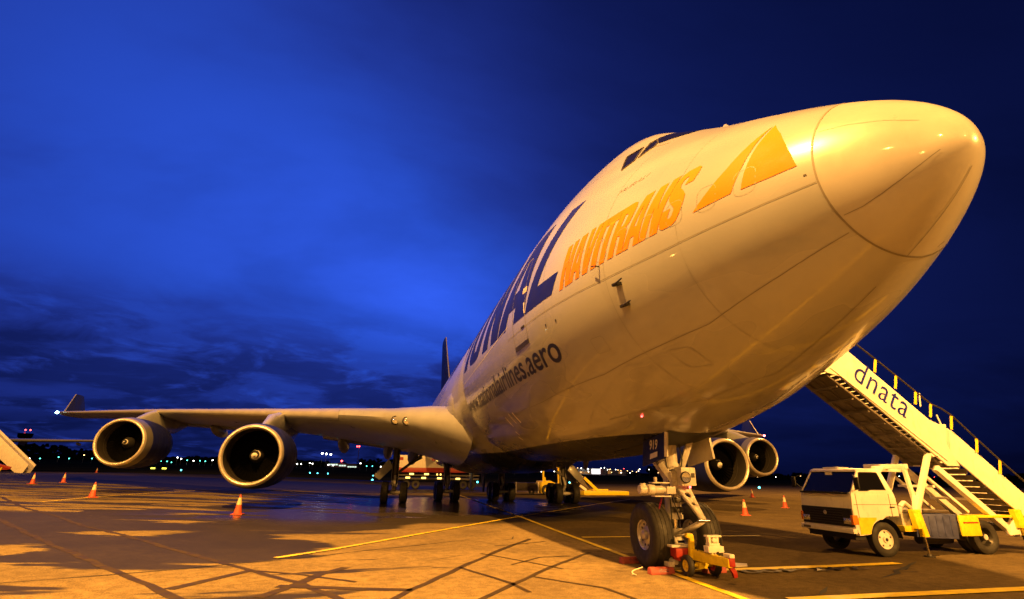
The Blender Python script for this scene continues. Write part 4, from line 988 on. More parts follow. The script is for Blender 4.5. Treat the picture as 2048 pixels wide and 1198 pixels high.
for i_, x in enumerate((-.22, .34)):
    w = .085; mb = MB(); r_ = .185
    mb.lathe([(-w * .5, .10), (-w * .7, .13), (-w * .62, .165), (-w * .3, .185), (w * .3, .185), (w * .62, .165), (w * .7, .13), (w * .5, .10)], (x, 6.81, r_), axis='x', n=32); mesh_obj('tyre', mb, 'rubber', tb)
    mb = MB(); mb.lathe([(-w * .5, .105), (-w * .42, .09), (-w * .30, .05), (-w * .45, .035), (-w * .5, .001)], (x, 6.81, r_), axis='x', n=28); mb.lathe([(w * .5, .105), (w * .3, .05), (w * .5, .001)], (x, 6.81, r_), axis='x', n=28); mesh_obj('wheel_disc', mb, 'yellow' if i_ == 0 else 'red', tb)

# ------------------------------------------------------------------ traffic cones
def cone_thing(loc, label):
    r = root('traffic_cone', loc, label, 'traffic cone', 'traffic cones round the aircraft')
    def mv(mb): mb.v = [(v[0] + loc[0], v[1] + loc[1], v[2] + loc[2]) for v in mb.v]; return mb
    mb = MB(); mb.box(-.21, .21, -.21, .21, 0, .035); mb.lathe([(.035, .155), (.36, .098)], axis='z', n=28); body = mesh_obj('cone_body', mv(mb), 'coneorange', r, bevel=0)
    mb = MB(); mb.lathe([(.36, .101), (.36, .101), (.62, .055), (.62, .05)], axis='z', n=28); mesh_obj('reflective_collar', mv(mb), 'conewhite', r)
    mb = MB(); mb.lathe([(.62, .052), (.72, .034), (.735, .03), (.735, .001)], axis='z', n=28); mesh_obj('cone_tip', mv(mb), 'coneorange', r)
    return r
c0 = cone_thing((-11.52, 20.66, apron_z(-11.52)), 'orange cone with white collar at the edge of the puddle, below the inner starboard engine')
for x, y, lb in ((-20.43, 28.77, 'orange cone with white collar standing on a thin yellow line, left of the engines'), (-31.27, 47.2, 'distant orange cone, middle one of the three at the left'), (-30.72, 42.42, 'distant orange cone nearest the left boarding stairs'),
                 (11.31, 20.96, 'orange cone with white collar between the nose gear and the white truck'), (18.27, 26.65, 'orange cone just left of the white truck cab'), (27.32, 41.89, 'tiny far orange cone behind the port engines')):
    k = copy_thing(c0, (x, y, apron_z(x)), lb, random.uniform(0, 1.5))
c = copy_thing(c0, (-50.5, 93, apron_z(-50)), 'tiny far orange cone under the outer starboard engine', .3)

# ------------------------------------------------------------------ stairs truck
tr = root('stairs_truck', (7.5, 9.1, 0), 'white and yellow truck carrying covered cream boarding stairs lettered dnata', 'stairs truck')
YN, YF = 8.30, 9.95
def cab():
    mb = MB(); prof = [(5.16, .66), (5.16, 1.08), (5.20, 1.44), (5.58, 1.93), (5.66, 1.99), (6.22, 1.985), (6.32, 1.90), (6.50, 1.32), (6.50, .92), (6.46, .90)]
    # lower body (to belt) with wheel arch, then greenhouse pulled in a little
    arch = [(5.60, .66)] + [(6.0 - .44 * cos(a), .40 + .44 * sin(a)) for a in [radians(d) for d in range(36, 146, 12)]][0:0]
    side = [(5.16, .62), (5.16, 1.08), (5.20, 1.43), (6.47, 1.43), (6.50, 1.30), (6.50, .96), (6.45, .90)]
    ar = [(6.0 + .45 * cos(radians(d)), .38 + .45 * sin(radians(d))) for d in range(70, 181, 10)]
    side = side[:-1] + [(6.50, .90), (6.12, .90)] + [p for p in ar if p[1] < .90][0:0] + [(6.0 + .45 * cos(radians(d)), .38 + .45 * sin(radians(d))) for d in range(90, 150, 10)] + [(5.57, .50), (5.24, .47), (5.20, .60)]
    mb.prism_y(side, YN, YF); return mb
mb = cab(); cabo = mesh_obj('cab', mb, 'cream', tr, bevel=.045, angle=40)
# greenhouse pillars and roof
def gp(x, z, s_):   # greenhouse leans in towards the roof
    t = (z - 1.43) / .56; return (x, (YN + .07 * t + .0) if s_ < 0 else (YF - .07 * t), z)
def pillar(a, b, w, s_):
    mb = MB(); (x0, z0), (x1, z1) = a, b; p0 = Vector(gp(x0, z0, s_)); p1 = Vector(gp(x1, z1, s_)); dy_ = .06 if s_ < 0 else -.06
    mb.hexa([p0, p0 + Vector((w, 0, 0)), p0 + Vector((w, dy_, 0)), p0 + Vector((0, dy_, 0)), p1, p1 + Vector((w, 0, 0)), p1 + Vector((w, dy_, 0)), p1 + Vector((0, dy_, 0))]); return mb
for s_ in (-1, 1):
    y0_, y1_ = (YN, YN + .045) if s_ < 0 else (YF, YF - .045); t_ = .065 if s_ < 0 else -.065
    out = [(5.205, 1.42), (5.56, 1.965), (6.26, 1.965), (6.47, 1.42)]; mb = MB()
    mb.hexa([(out[0][0], y0_, out[0][1]), (out[3][0], y0_, out[3][1]), (out[3][0], y1_, out[3][1]), (out[0][0], y1_, out[0][1]), (out[1][0], y0_ + t_, out[1][1]), (out[2][0], y0_ + t_, out[2][1]), (out[2][0], y1_ + t_, out[2][1]), (out[1][0], y1_ + t_, out[1][1])])
    sp_ = mesh_obj('upper_side', mb, 'cream', cabo, bevel=.015)
    def sidept(x, z, o_): return (x, (YN if s_ < 0 else YF) + t_ * (z - 1.42) / .545 + (-o_ if s_ < 0 else o_), z)
    for nm_, o_, poly, mt_ in (('window_seal', .003, [(5.43, 1.475), (5.575, 1.91), (5.64, 1.925), (6.12, 1.925), (6.15, 1.90), (6.27, 1.50), (5.80, 1.50), (5.70, 1.475)], 'black'), ('side_window', .007, [(5.46, 1.495), (5.60, 1.895), (5.65, 1.905), (6.10, 1.905), (6.125, 1.89), (6.24, 1.52), (5.79, 1.52), (5.69, 1.495)], 'cabglass')):
        mb = MB(); mb.add([sidept(x, z, o_) for x, z in poly], [tuple(range(len(poly)))]); mesh_obj(nm_, mb, mt_, sp_, smooth=False)
mb = MB(); rr = []
for z, i0 in ((1.925, 0), (1.985, .03), (2.01, .12)):
    x0, x1, y0, y1 = 5.52 + i0 * .8, 6.34 - i0, YN + .06 + i0 * .7, YF - .06 - i0 * .7; rr.append([(x0, y0, z), (x1, y0, z), (x1, y1, z), (x0, y1, z)])
mb.rings(rr); mesh_obj('roof', mb, 'cream', cabo, bevel=.03)
mb = MB(); mb.box(5.62, 5.98, 9.0, 9.5, 1.998, 2.045); mesh_obj('roof_vent', mb, 'white', cabo, bevel=.015)
mb = MB(); mb.hexa([(5.225, YN + .07, 1.445), (5.225, YF - .07, 1.445), (5.245, YF - .07, 1.445), (5.245, YN + .07, 1.445), (5.555, YN + .12, 1.925), (5.555, YF - .12, 1.925), (5.575, YF - .12, 1.925), (5.575, YN + .12, 1.925)]); mesh_obj('windscreen', mb, 'cabglass', cabo)
mb = MB(); mb.box(5.50, 5.512, 9.1, 9.32, 1.85, 1.92); mesh_obj('sun_sticker', mb, 'cream', cabo, smooth=False)
for y in (8.75, 9.45): mb = MB(); mb.bar((5.215, y, 1.45), (5.30, y + .32, 1.50), .015, .015); mesh_obj('wiper', mb, 'black', cabo)
mb = MB(); mb.box(5.135, 5.17, YN + .02, YF - .02, .66, 1.075); gr = mesh_obj('grille', mb, 'black', cabo, bevel=.01)
for q in range(6): mb = MB(); mb.box(5.118, 5.136, YN + .30, YF - .30, .72 + q * .058, .735 + q * .058); mesh_obj('grille_bar', mb, 'darkmetal', gr, smooth=False)
for y in (8.46, 9.79): mb = MB(); mb.box(5.112, 5.134, y - .12, y + .12, .72, .86); mesh_obj('headlight', mb, 'lamp', cabo, bevel=.01)
mb = MB(); mb.lathe([(0, .05), (-.012, .045), (-.014, .001)], (5.118, 9.12, .95), axis='x', n=20); mesh_obj('badge', mb, 'rim', cabo)
mb = MB(); mb.box(5.06, 5.17, YN - .02, YF + .02, .52, .63); mesh_obj('bumper', mb, 'cream', cabo, bevel=.02)
for y0, y1 in ((YN - .012, YN + .06), (YF - .06, YF + .012)): mb = MB(); mb.box(5.11, 5.26, y0, y1, .72, .93); mesh_obj('turn_signal', mb, 'amber', cabo, bevel=.008)
for s_, y in ((-1, YN - .004), (1, YF + .004)):
    yy = (y, y - .004) if s_ < 0 else (y, y + .004)
    mb = MB(); mb.prism_y([(5.27, .50), (5.57, .52), (5.60, .62), (5.68, .74), (5.80, .83), (5.80, .88), (5.27, .88)], *yy); mesh_obj('yellow_skirt', mb, 'yellow', cabo, smooth=False)
for x_ in (5.305, 6.285): mb = MB(); mb.box(x_, x_ + .012, YN - .005, YN - .001, .90 if x_ > 6 else .66, 1.42); mesh_obj('door_gap', mb, 'black', cabo, smooth=False)
for y_, s_ in ((YN - .03, -1), (YF + .03, 1)):
    mb = MB(); mb.bar((5.32, y_, 1.50), (5.22, y_ + s_ * .16, 1.62), .018, .018); mb.bar((5.32, y_, 1.85), (5.22, y_ + s_ * .16, 1.78), .018, .018); ma = mesh_obj('mirror_arm', mb, 'black', cabo)
    mb = MB(); mb.box(5.19, 5.225, y_ + s_ * .11, y_ + s_ * .25, 1.52, 1.80); mesh_obj('mirror', mb, 'black', ma, bevel=.012)
mb = MB(); mb.box(5.135, 5.19, YN + .05, YF - .05, 1.40, 1.445); mesh_obj('wiper_cowl', mb, 'black', cabo)
mb = MB(); mb.box(5.20, 5.50, YN + .1, YF - .1, .38, .53); mesh_obj('front_apron', mb, 'black', cabo)
mb = MB(); mb.box(5.055, 5.062, 9.62, 9.86, .545, .60); mesh_obj('bumper_plate', mb, 'underside', cabo, smooth=False)
mb = MB(); mb.box(5.283, 5.285, YN - .005, YN - .004, .66, .67); mesh_obj('door_gap', mb, 'black', cabo, smooth=False)
mb = MB(); mb.box(5.22, 6.48, YN - .005, YN - .001, 1.165, 1.175); mesh_obj('body_crease', mb, 'underside', cabo, smooth=False)
mb = MB(); mb.box(6.26, 6.40, YN - .02, YN - .002, 1.10, 1.125); mesh_obj('door_handle', mb, 'black', cabo)
mb = MB(); mb.bar((5.30, YN - .02, 1.50), (5.30, YN - .14, 1.52), .015, .015); mb.box(5.28, 5.31, YN - .22, YN - .10, 1.46, 1.74) if False else None; mesh_obj('mirror_arm', mb, 'black', cabo)
bm = text_bm('dnata', .012); x0, x1, y0, y1 = bbox(bm)
bm_obj('door_logo', bm, 'textdark', cabo, lambda x, y, z: (5.185 - .006 + (y - y0) / (y1 - y0) * .012, 9.42 - (x - x0) / (x1 - x0) * .34, 1.24 + (y - y0) / (y1 - y0) * .09))
mb = MB(); mb.lathe([(0, 0)] * 2, n=3) if False else None
# fender liner
mb = MB(); rr = []
for d in range(0, 181, 12): a = radians(d); rr.append([(6.02 + .47 * cos(a), YN + .02, .40 + .47 * sin(a)), (6.02 + .47 * cos(a), YF - .02, .40 + .47 * sin(a))])
for r in rr: mb.v += r
for q in range(len(rr) - 1): mb.f.append((2 * q, 2 * q + 1, 2 * q + 3, 2 * q + 2)); mb.mi.append(0)
mesh_obj('wheel_arch', mb, 'black', tr)
# wheels
def truck_wheel(x, y, r, w, name, dual=False):
    mb = MB(); h = w / 2; mb.lathe([(-h * .7, r * .55), (-h, r * .72), (-h * .95, r * .90), (-h * .7, r), (h * .7, r), (h * .95, r * .90), (h, r * .72), (h * .7, r * .55)], (0 + x, y, r), axis='y', n=44)
    t = mesh_obj('wheel', mb, 'rubber', tr, origin=(x, y, r), angle=40)
    mb = MB(); s_ = -1
    if not dual: pr = [(-h * .66, r * .58), (-h * .74, r * .54), (-h * .50, r * .48), (-h * .62, r * .36), (-h * .62, r * .22), (-h * .9, r * .18), (-h * .95, .001)]
    else: pr = [(-h * .7, r * .57), (-h * .3, r * .52), (h * .3, r * .44), (h * .35, r * .22), (-h * .5, r * .20), (-h * .6, .001)]
    if y > 9.1: pr = [(-a, b) for a, b in pr]
    mb.lathe(pr, (x, y, r), axis='y', n=36); mesh_obj('rim', mb, 'cream' if not dual else 'darkmetal', t)
    if not dual:
        mb = MB()
        for q in range(5): a = 2 * pi * q / 5 + .3; mb.tube((x + r * .42 * cos(a), y + (-h * .60 if y < 9.1 else h * .60), r + r * .42 * sin(a)), (x + r * .42 * cos(a), y + (-h * .63 if y < 9.1 else h * .63), r + r * .42 * sin(a)), r * .06, n=10)
        mb.tube((x, y - h * .96, r), (x, y - h * 1.02, r), r * .10, n=14); mesh_obj('rim_slots', mb, 'darkmetal', t)
    else:
        mb = MB(); mb.tube((x, y - h * .6, r), (x, y - h * .75, r), r * .17, n=18); mesh_obj('hub_cap', mb, 'white', t)
truck_wheel(6.00, 8.42, .385, .22, 'w'); truck_wheel(6.00, 9.83, .385, .22, 'w')
truck_wheel(9.12, 8.46, .40, .24, 'w', True); truck_wheel(9.12, 8.74, .40, .24, 'w', True); truck_wheel(9.12, 9.80, .40, .24, 'w', True)
# chassis, deck items
mb = MB(); mb.box(5.4, 11.0, 8.75, 8.87, .50, .66); mb.box(5.4, 11.0, 9.45, 9.57, .50, .66)
for x in (6.9, 7.9, 8.7, 9.8, 10.8): mb.box(x, x + .08, 8.88, 9.44, .52, .64)
mb.tube((9.12, 8.5, .40), (9.12, 9.9, .40), .07); mb.tube((6.0, 8.5, .385), (6.0, 9.9, .385), .05); mesh_obj('chassis', mb, 'darkmetal', tr, bevel=.008)
mb = MB(); mb.box(6.62, 6.98, 8.34, 9.9, .55, .68); mesh_obj('yellow_sill', mb, 'yellow', tr, bevel=.01)
mb = MB(); mb.box(6.70, 6.96, 8.44, 8.8, .68, .96); mb.tube((6.72, 8.6, 1.02), (6.72, 9.2, 1.02), .11, n=20); mb.path([(6.62, 8.40, .95), (6.66, 8.38, 1.12), (6.80, 8.38, 1.22), (6.98, 8.40, 1.10)], .055, n=12); mesh_obj('air_intake_pipe', mb, 'white', tr, bevel=.01)
mb = MB(); mb.box(6.60, 7.5, 8.5, 9.8, 1.0, 1.04); mb.box(7.4, 8.3, 8.5, 9.8, 1.0, 1.03); mesh_obj('deck', mb, 'underside', tr)
mb = MB(); mb.prism_y([(7.20, .40), (8.26, .36), (8.34, .94), (7.26, .95)], 8.36, 8.95); bn = mesh_obj('blue_bin', mb, 'bin', tr, bevel=.03)
for q in range(4): mb = MB(); x = 7.42 + q * .22; mb.bar((x, 8.352, .44), (x + .015, 8.352, .90), .02, .02, up=(0, 1, 0)); mesh_obj('bin_rib', mb, 'bin', bn)
mb = MB(); mb.box(8.30, 8.92, 8.29, 8.33, .44, .92); yb = mesh_obj('yellow_locker', mb, 'yellow', tr, bevel=.012)
mb = MB(); mb.box(8.40, 8.88, 8.282, 8.288, .735, .765); mesh_obj('red_stripe', mb, 'red', yb, smooth=False)
mb = MB(); mb.box(8.92, 10.05, 8.29, 8.75, .86, .92); mesh_obj('rear_fender', mb, 'yellow', tr, bevel=.01)
mb = MB(); mb.tube((7.6, 8.9, .32), (8.6, 8.9, .32), .12); mb.tube((8.2, 8.6, .42), (8.7, 8.6, .34), .05); mesh_obj('fuel_tank', mb, 'darkmetal', tr)
# outrigger jacks
for x in (7.03, 10.25):
    mb = MB(); mb.box(x - .20, x + .03, 8.20, 8.34, .98, 1.06); mb.hexa([(x - .15, 8.20, .62), (x - .01, 8.20, .62), (x - .01, 8.34, .62), (x - .15, 8.34, .62), (x - .20, 8.20, .99), (x - .08, 8.20, .99), (x - .08, 8.34, .99), (x - .20, 8.34, .99)]); mb.hexa([(x - .01, 8.19, .44), (x + .13, 8.19, .44), (x + .13, 8.33, .44), (x - .01, 8.33, .44), (x - .10, 8.19, 1.0), (x + .02, 8.19, 1.0), (x + .02, 8.33, 1.0), (x - .10, 8.33, 1.0)])
    j_ = mesh_obj('outrigger', mb, 'yellow', tr, bevel=.01)
    mb = MB(); mb.tube((x + .06, 8.26, .03), (x + .03, 8.26, .50), .028, n=14); mesh_obj('jack_piston', mb, 'chrome', j_)
    mb = MB(); mb.lathe([(0, .12), (.02, .12), (.03, .05), (.06, .04)], (x + .06, 8.26, .002), axis='z', n=24); mesh_obj('jack_foot', mb, 'darkmetal', j_)
# lift frame under the stairs
for y in (8.38, 9.28):
    mb = MB(); mb.bar((7.14, y, 1.02), (7.92, y, 2.40), .13, .10, up=(0, 1, 0)); mb.hexa([(7.03, y - .04, .98), (7.25, y - .04, .98), (7.25, y + .04, .98), (7.03, y + .04, .98), (7.14, y - .04, 1.36), (7.32, y - .04, 1.40), (7.32, y + .04, 1.40), (7.14, y + .04, 1.36)]); mesh_obj('lift_arm', mb, 'cream', tr, bevel=.012)
    mb = MB(); mb.bar((7.20, y + .05, 1.25), (7.10, y + .05, 2.10), .09, .08, up=(0, 1, 0)); mesh_obj('lift_strut', mb, 'cream', tr, bevel=.01)
    mb = MB(); mb.bar((8.05, y, 2.06), (9.98, y, .52), .15, .15, up=(0, 1, 0)); mesh_obj('lower_boom', mb, 'cream', tr, bevel=.012)
    mb = MB(); mb.bar((7.75, y + .15, 1.92), (8.95, y + .15, .98), .07, .07, up=(0, 1, 0)); mesh_obj('brace', mb, 'cream', tr, bevel=.008)
mb = MB(); mb.prism_y([(9.85, .44), (10.2, .46), (10.28, .72), (10.12, .86), (9.96, .66)], 8.30, 8.42); mb.bar((9.86, 8.34, .46), (9.68, 8.34, .92), .06, .06, up=(0, 1, 0)); mesh_obj('hinge_bracket', mb, 'cream', tr, bevel=.01)
mb = MB(); mb.bar((6.75, 9.0, 2.02), (7.75, 9.0, 2.02), .12, .14); mb.bar((7.12, 8.36, 2.08), (7.12, 9.6, 2.08), .10, .12); mesh_obj('cross_beam', mb, 'cream', tr, bevel=.01)
for x, z in ((7.9, 1.6), (8.9, 1.3)): mb = MB(); mb.bar((x, 8.4, z), (x, 9.4, z), .06, .06); mesh_obj('cross_beam', mb, 'cream', tr, bevel=.01)
mb = MB(); mb.tube((6.60, 9.2, 1.35), (6.95, 9.2, 1.72), .06); cyl = mesh_obj('hydraulic_ram', mb, 'cream', tr)
mb = MB(); mb.tube((6.95, 9.2, 1.72), (7.20, 9.2, 2.02), .035); mesh_obj('ram_piston', mb, 'chrome', cyl)
# stair flights ---------------------------------------------------
sl = (3.13 - 4.94) / (8.62 - 6.06)
def topz(x): return 4.94 + sl * (x - 6.06)
def sheet(name, pts, y, th_, mat_, parent=tr): mb = MB(); mb.prism_y(pts, y, y + th_); return mesh_obj(name, mb, mat_, parent, bevel=.01, angle=25)
up_pts = [(4.2, 5.55), (5.25, 5.55), (6.03, 4.93), (8.22, 3.18), (8.62, 3.17), (8.48, 2.66), (8.73, 2.11), (8.35, 2.11), (5.54, 4.30), (5.16, 4.38), (4.78, 4.56), (4.2, 4.56)]
pn = sheet('side_panel', up_pts, 8.26, .05, 'cream'); sheet('side_panel', up_pts, 9.32, .05, 'cream')
mb = MB(); mb.bar((5.25, 8.245, 4.53), (8.35, 8.245, 2.25), .03, .02, up=(0, 1, 0)); mesh_obj('panel_lip', mb, 'cream', pn)
lo_pts = [(8.40, 3.35), (11.9, .78), (11.95, .30), (11.2, .30), (8.55, 2.48)]
lp = [(8.05, 3.52), (12.3, .20), (11.4, .12), (10.9, .35), (8.2, 2.55)]
sheet('lower_side_panel', [(7.9, 3.40), (8.84, 3.03), (10.70, 1.47), (12.1, .32), (11.35, .28), (9.95, 1.30), (8.3, 2.62)], 8.33, .04, 'cream'); sheet('lower_side_panel', [(7.9, 3.40), (8.84, 3.03), (10.70, 1.47), (12.1, .32), (11.35, .28), (9.95, 1.30), (8.3, 2.62)], 9.26, .04, 'cream')
# steps
N1 = 22
for q in range(N1):
    x = 5.30 + q * (8.5 - 5.30) / N1; z = 4.52 + (2.42 - 4.52) * q / N1
    mb = MB(); mb.box(x, x + .17, 8.37, 9.25, z, z + .025); mb.box(x, x + .012, 8.37, 9.25, z - .075, z); mesh_obj('step', mb, 'underside', tr, smooth=False)
for q in range(14):
    x = 8.62 + q * .225; z = 2.33 - q * .155
    mb = MB(); mb.box(x, x + .24, 8.39, 9.23, z, z + .03); mb.box(x, x + .012, 8.39, 9.23, z - .10, z); mesh_obj('step', mb, 'underside', tr, smooth=False)
mb = MB(); mb.box(3.9, 5.30, 8.31, 9.31, 4.54, 4.62); mesh_obj('landing_platform', mb, 'underside', tr)
mb = MB(); mb.bar((5.2, 9.26, 4.36), (8.3, 9.26, 2.12), .06, .14, up=(0, 1, 0)); mb.bar((5.2, 8.40, 4.36), (8.3, 8.40, 2.12), .05, .08, up=(0, 1, 0))
for q in range(7): x = 5.5 + q * .43; z = 4.20 - (x - 5.3) * .70; mb.bar((x, 8.4, z), (x, 9.26, z), .05, .05)
mb.tube((5.3, 8.75, 4.30), (8.1, 8.9, 2.25), .012, n=6); mb.tube((5.3, 8.95, 4.30), (8.1, 8.6, 2.25), .012, n=6)
mesh_obj('stringer', mb, 'underside', tr)
for q in range(8):   # closed soffit sheets below the treads
    xa = 5.32 + q * .375; xb = xa + .355; za = 4.33 - (xa - 5.32) * .72; zb = 4.33 - (xb - 5.32) * .72
    mb = MB(); mb.hexa([(xa, 8.44, za), (xb, 8.44, zb), (xb, 9.22, zb), (xa, 9.22, za), (xa, 8.44, za + .015), (xb, 8.44, zb + .015), (xb, 9.22, zb + .015), (xa, 9.22, za + .015)]); mesh_obj('soffit_sheet', mb, 'underside', tr, smooth=False)
    mb = MB(); mb.box(xb - .02, xb + .04, 8.42, 9.24, zb - .05, zb + .0); mesh_obj('soffit_rib', mb, 'underside', tr, smooth=False)
    mb = MB(); mb.box(xa + .1, xa + .14, 8.255, 8.262, za - .11, za - .09); mesh_obj('panel_bolt', mb, 'darkmetal', pn, smooth=False)
# balustrade posts and handrail
posts = [(6.70, 4.53), (7.26, 4.12), (7.80, 3.72), (8.20, 3.40), (8.80, 3.10), (9.46, 2.52), (10.06, 1.99), (10.75, 1.42)]
for x, z in posts:
    mb = MB(); mb.bar((x, 8.29, z - .05), (x + .11, 8.29, z + .30), .055, .03, up=(0, 1, 0)); mesh_obj('rail_post', mb, 'yellow', tr)
    mb = MB(); mb.bar((x, 9.35, z - .05), (x + .11, 9.35, z + .30), .03, .03, up=(0, 1, 0)); mesh_obj('rail_post', mb, 'darkmetal', tr)
for y in (8.29, 9.35):
    mb = MB(); mb.path([(5.6, y, 5.72), (6.83, y, 4.83), (7.41, y, 4.40), (7.93, y, 4.00), (8.33, y, 3.70), (8.62, y, 3.60), (8.93, y, 3.42), (9.58, y, 2.82), (10.18, y, 2.28), (10.9, y, 1.68), (11.9, y, .85)], .022, n=8); mesh_obj('handrail', mb, 'darkmetal', tr)
mb = MB(); mb.bar((7.95, 8.29, 3.62), (8.02, 8.29, 3.98), .025, .02, up=(0, 1, 0)); mesh_obj('rail_stay', mb, 'cream', tr); mb = MB(); mb.bar((8.50, 8.29, 3.15), (8.42, 8.29, 3.42), .03, .02, up=(0, 1, 0)); mesh_obj('rail_stay', mb, 'cream', tr)
# dnata on the panel
bm = text_bm('dnata', -.002, None, 1.08); x0, x1, y0, y1 = bbox(bm)
P0 = Vector((5.90, 0, 4.27)); dirv = Vector((7.32 - 5.90, 0, 3.27 - 4.27)); Lw = dirv.length; dirn = dirv.normalized(); upn = Vector((-dirn.z, 0, dirn.x)); upn = upn if upn.z > 0 else -upn
sc = Lw / (x1 - x0)
bm_obj('panel_logo', bm, 'letterblue', pn, lambda x, y, z: Vector((0, 8.254, 0)) + P0 + dirn * ((x - x0) * sc) + upn * ((y - y0) * sc * 1.18))

# ------------------------------------------------------------------ left boarding stairs (cut by the frame)
ls = root('boarding_stairs', (-53.5, 75.6, apron_z(-53)), 'cream-yellow boarding stairs on a red base cut off by the left edge of the photo', 'stairs')
P = [(-56.5, 7.75), (-49.66, 2.12), (-50.05, 1.10), (-50.9, 1.18), (-56.5, 5.6)]
for y in (75.0, 76.4): mb = MB(); mb.prism_y(P, y, y + .08); mesh_obj('side_panel', mb, 'cream', ls, bevel=.02)
for q in range(18): x = -56.3 + q * .33; z = 5.75 - q * .26; mb = MB(); mb.box(x, x + .33, 75.1, 76.4, z, z + .05); mesh_obj('step', mb, 'underside', ls, smooth=False)
g0 = apron_z(-53)
mb = MB(); mb.box(-57.0, -51.6, 75.0, 76.5, g0 + .35, g0 + .75); mb.bar((-54.5, 75.0, g0 + 1.3), (-51.4, 75.0, g0 + .55), .3, .3); mb.prism_y([(-55, g0 + .7), (-52.6, g0 + .7), (-53.6, g0 + 1.7), (-55, g0 + 2.3)], 75.1, 75.3); mesh_obj('red_base', mb, 'red', ls, bevel=.02)
mb = MB(); mb.bar((-52.5, 74.95, g0 + .1), (-52.2, 74.95, g0 + .9), .14, .1, up=(0, 1, 0)); mesh_obj('yellow_jack', mb, 'yellow', ls)
for x in (-55.6, -52.9):
    mb = MB(); mb.lathe([(-.1, .15), (-.12, .3), (0, .36), (.12, .3), (.1, .15)], (x, 75.05, g0 + .36), n=24); mesh_obj('wheel', mb, 'rubber', ls)

# ------------------------------------------------------------------ cargo loader and trailer behind the main gear
ld = root('cargo_loader', (11.5, 45.3, 0), 'yellow cargo loader with raised ramp and low platform beyond the port main gear', 'cargo loader')
mb = MB(); mb.prism_y([(7.7, .15), (10.9, .15), (11.3, .5), (10.6, 1.05), (9.2, 1.0), (8.6, 1.25), (7.8, 1.2)], 44.9, 46.9); mesh_obj('body', mb, 'yellow', ld, bevel=.03)
for x in (7.9, 9.35): mb = MB(); mb.box(x, x + .14, 44.95, 45.1, 1.0, 2.45); mesh_obj('cab_post', mb, 'yellow', ld)
mb = MB(); mb.box(7.8, 9.7, 44.9, 46.2, 2.42, 2.52); mesh_obj('cab_roof', mb, 'yellow', ld)
mb = MB(); mb.box(7.85, 8.15, 44.86, 44.9, 1.2, 1.55); mb.box(9.7, 9.95, 44.9, 45.3, 1.7, 2.4); mesh_obj('control_box', mb, 'yellow', ld)
mb = MB(); mb.hexa([(11.75, 44.6, .02), (16.2, 44.6, .04), (16.2, 46.8, .04), (11.75, 46.8, .02), (11.75, 44.6, .40), (16.2, 44.6, .38), (16.2, 46.8, .38), (11.75, 46.8, .40)]); mesh_obj('platform', mb, 'yellow', ld, bevel=.02)
mb = MB(); mb.box(12.6, 14.8, 46.2, 46.6, .40, .52); mesh_obj('side_rail', mb, 'yellow', ld)
for a, b, w, mt in (((10.1, 45.0, 2.15), (11.3, 45.0, 1.20), .24, 'cream'), ((11.5, 45.0, .85), (12.1, 45.0, .45), .22, 'cream'), ((12.0, 45.2, 1.55), (13.3, 45.2, .42), .24, 'yellow')): mb = MB(); mb.bar(a, b, w, .16, up=(0, 1, 0)); mesh_obj('ramp_beam', mb, mt, ld)
mb = MB(); mb.hexa([(10.6, 45.3, 1.75), (12.6, 45.3, .45), (12.6, 46.9, .45), (10.6, 46.9, 1.75), (10.75, 45.3, 2.55), (11.85, 45.3, 1.55), (11.85, 46.9, 1.55), (10.75, 46.9, 2.55)]); mesh_obj('conveyor_bed', mb, 'underside', ld)
mb = MB(); mb.bar((10.75, 45.25, 2.55), (11.9, 45.25, 1.60), .08, .08, up=(0, 1, 0)); mesh_obj('ramp_edge', mb, 'cream', ld)
for x in (8.2, 10.2):
    mb = MB(); mb.lathe([(-.14, .2), (-.16, .4), (0, .46), (.16, .4), (.14, .2)], (x, 44.95, .46), n=24); mesh_obj('wheel', mb, 'rubber', ld)
dol = root('baggage_dolly', (5.6, 46, 0), 'low dark dolly with pale uprights between the port bogies', 'dolly')
mb = MB(); mb.box(3.3, 7.6, 45.3, 46.8, .35, 1.05); mesh_obj('load_bed', mb, 'underside', dol, bevel=.02)
for x in (3.35, 5.4, 7.5): mb = MB(); mb.box(x, x + .1, 45.2, 45.3, .15, 1.1); mesh_obj('upright', mb, 'cream', dol)
for x in (3.9, 6.9): mb = MB(); mb.lathe([(-.08, .1), (-.1, .25), (0, .3), (.1, .25), (.08, .1)], (x, 45.2, .3), n=20); mesh_obj('wheel', mb, 'rubber', dol)

tk = root('box_trailer', (-.5, 61, 0), 'white trailer with a red band and rows of amber lamps beyond the starboard main gear', 'trailer')
mb = MB(); mb.box(-5.15, 3.2, 60, 62.6, 2.35, 3.72); bx = mesh_obj('box_body', mb, 'cream', tk, bevel=.03)
mb = MB(); mb.box(-5.10, 4.5, 59.96, 62.6, 1.85, 2.35); mesh_obj('red_band', mb, 'red', tk, bevel=.02)
mb = MB(); mb.box(-5.145, -4.5, 59.985, 59.995, 3.15, 3.5); mesh_obj('red_logo', mb, 'red', bx, smooth=False)
mb = MB(); mb.box(-4.9, 4.4, 60.2, 62.4, 1.05, 1.25); mb.box(-4.9, 4.4, 60.0, 60.1, 1.45, 1.62); mesh_obj('chassis', mb, 'darkmetal', tk)
for x, z in ((-3.7, 1.62), (-2.0, 1.62), (-.6, 1.60), (-.2, 1.6), (-4.1, 1.22), (-2.3, 1.20), (-.5, 1.18), (1.65, 1.15)):
    mb = MB(); wl_ = .5 if z < 1.3 or x < -1 else .14; mb.box(x, x + wl_, 59.9, 59.96, z - .06, z + .12); o_ = mesh_obj('marker_lamp', mb, 'e_amber', tk, smooth=False)
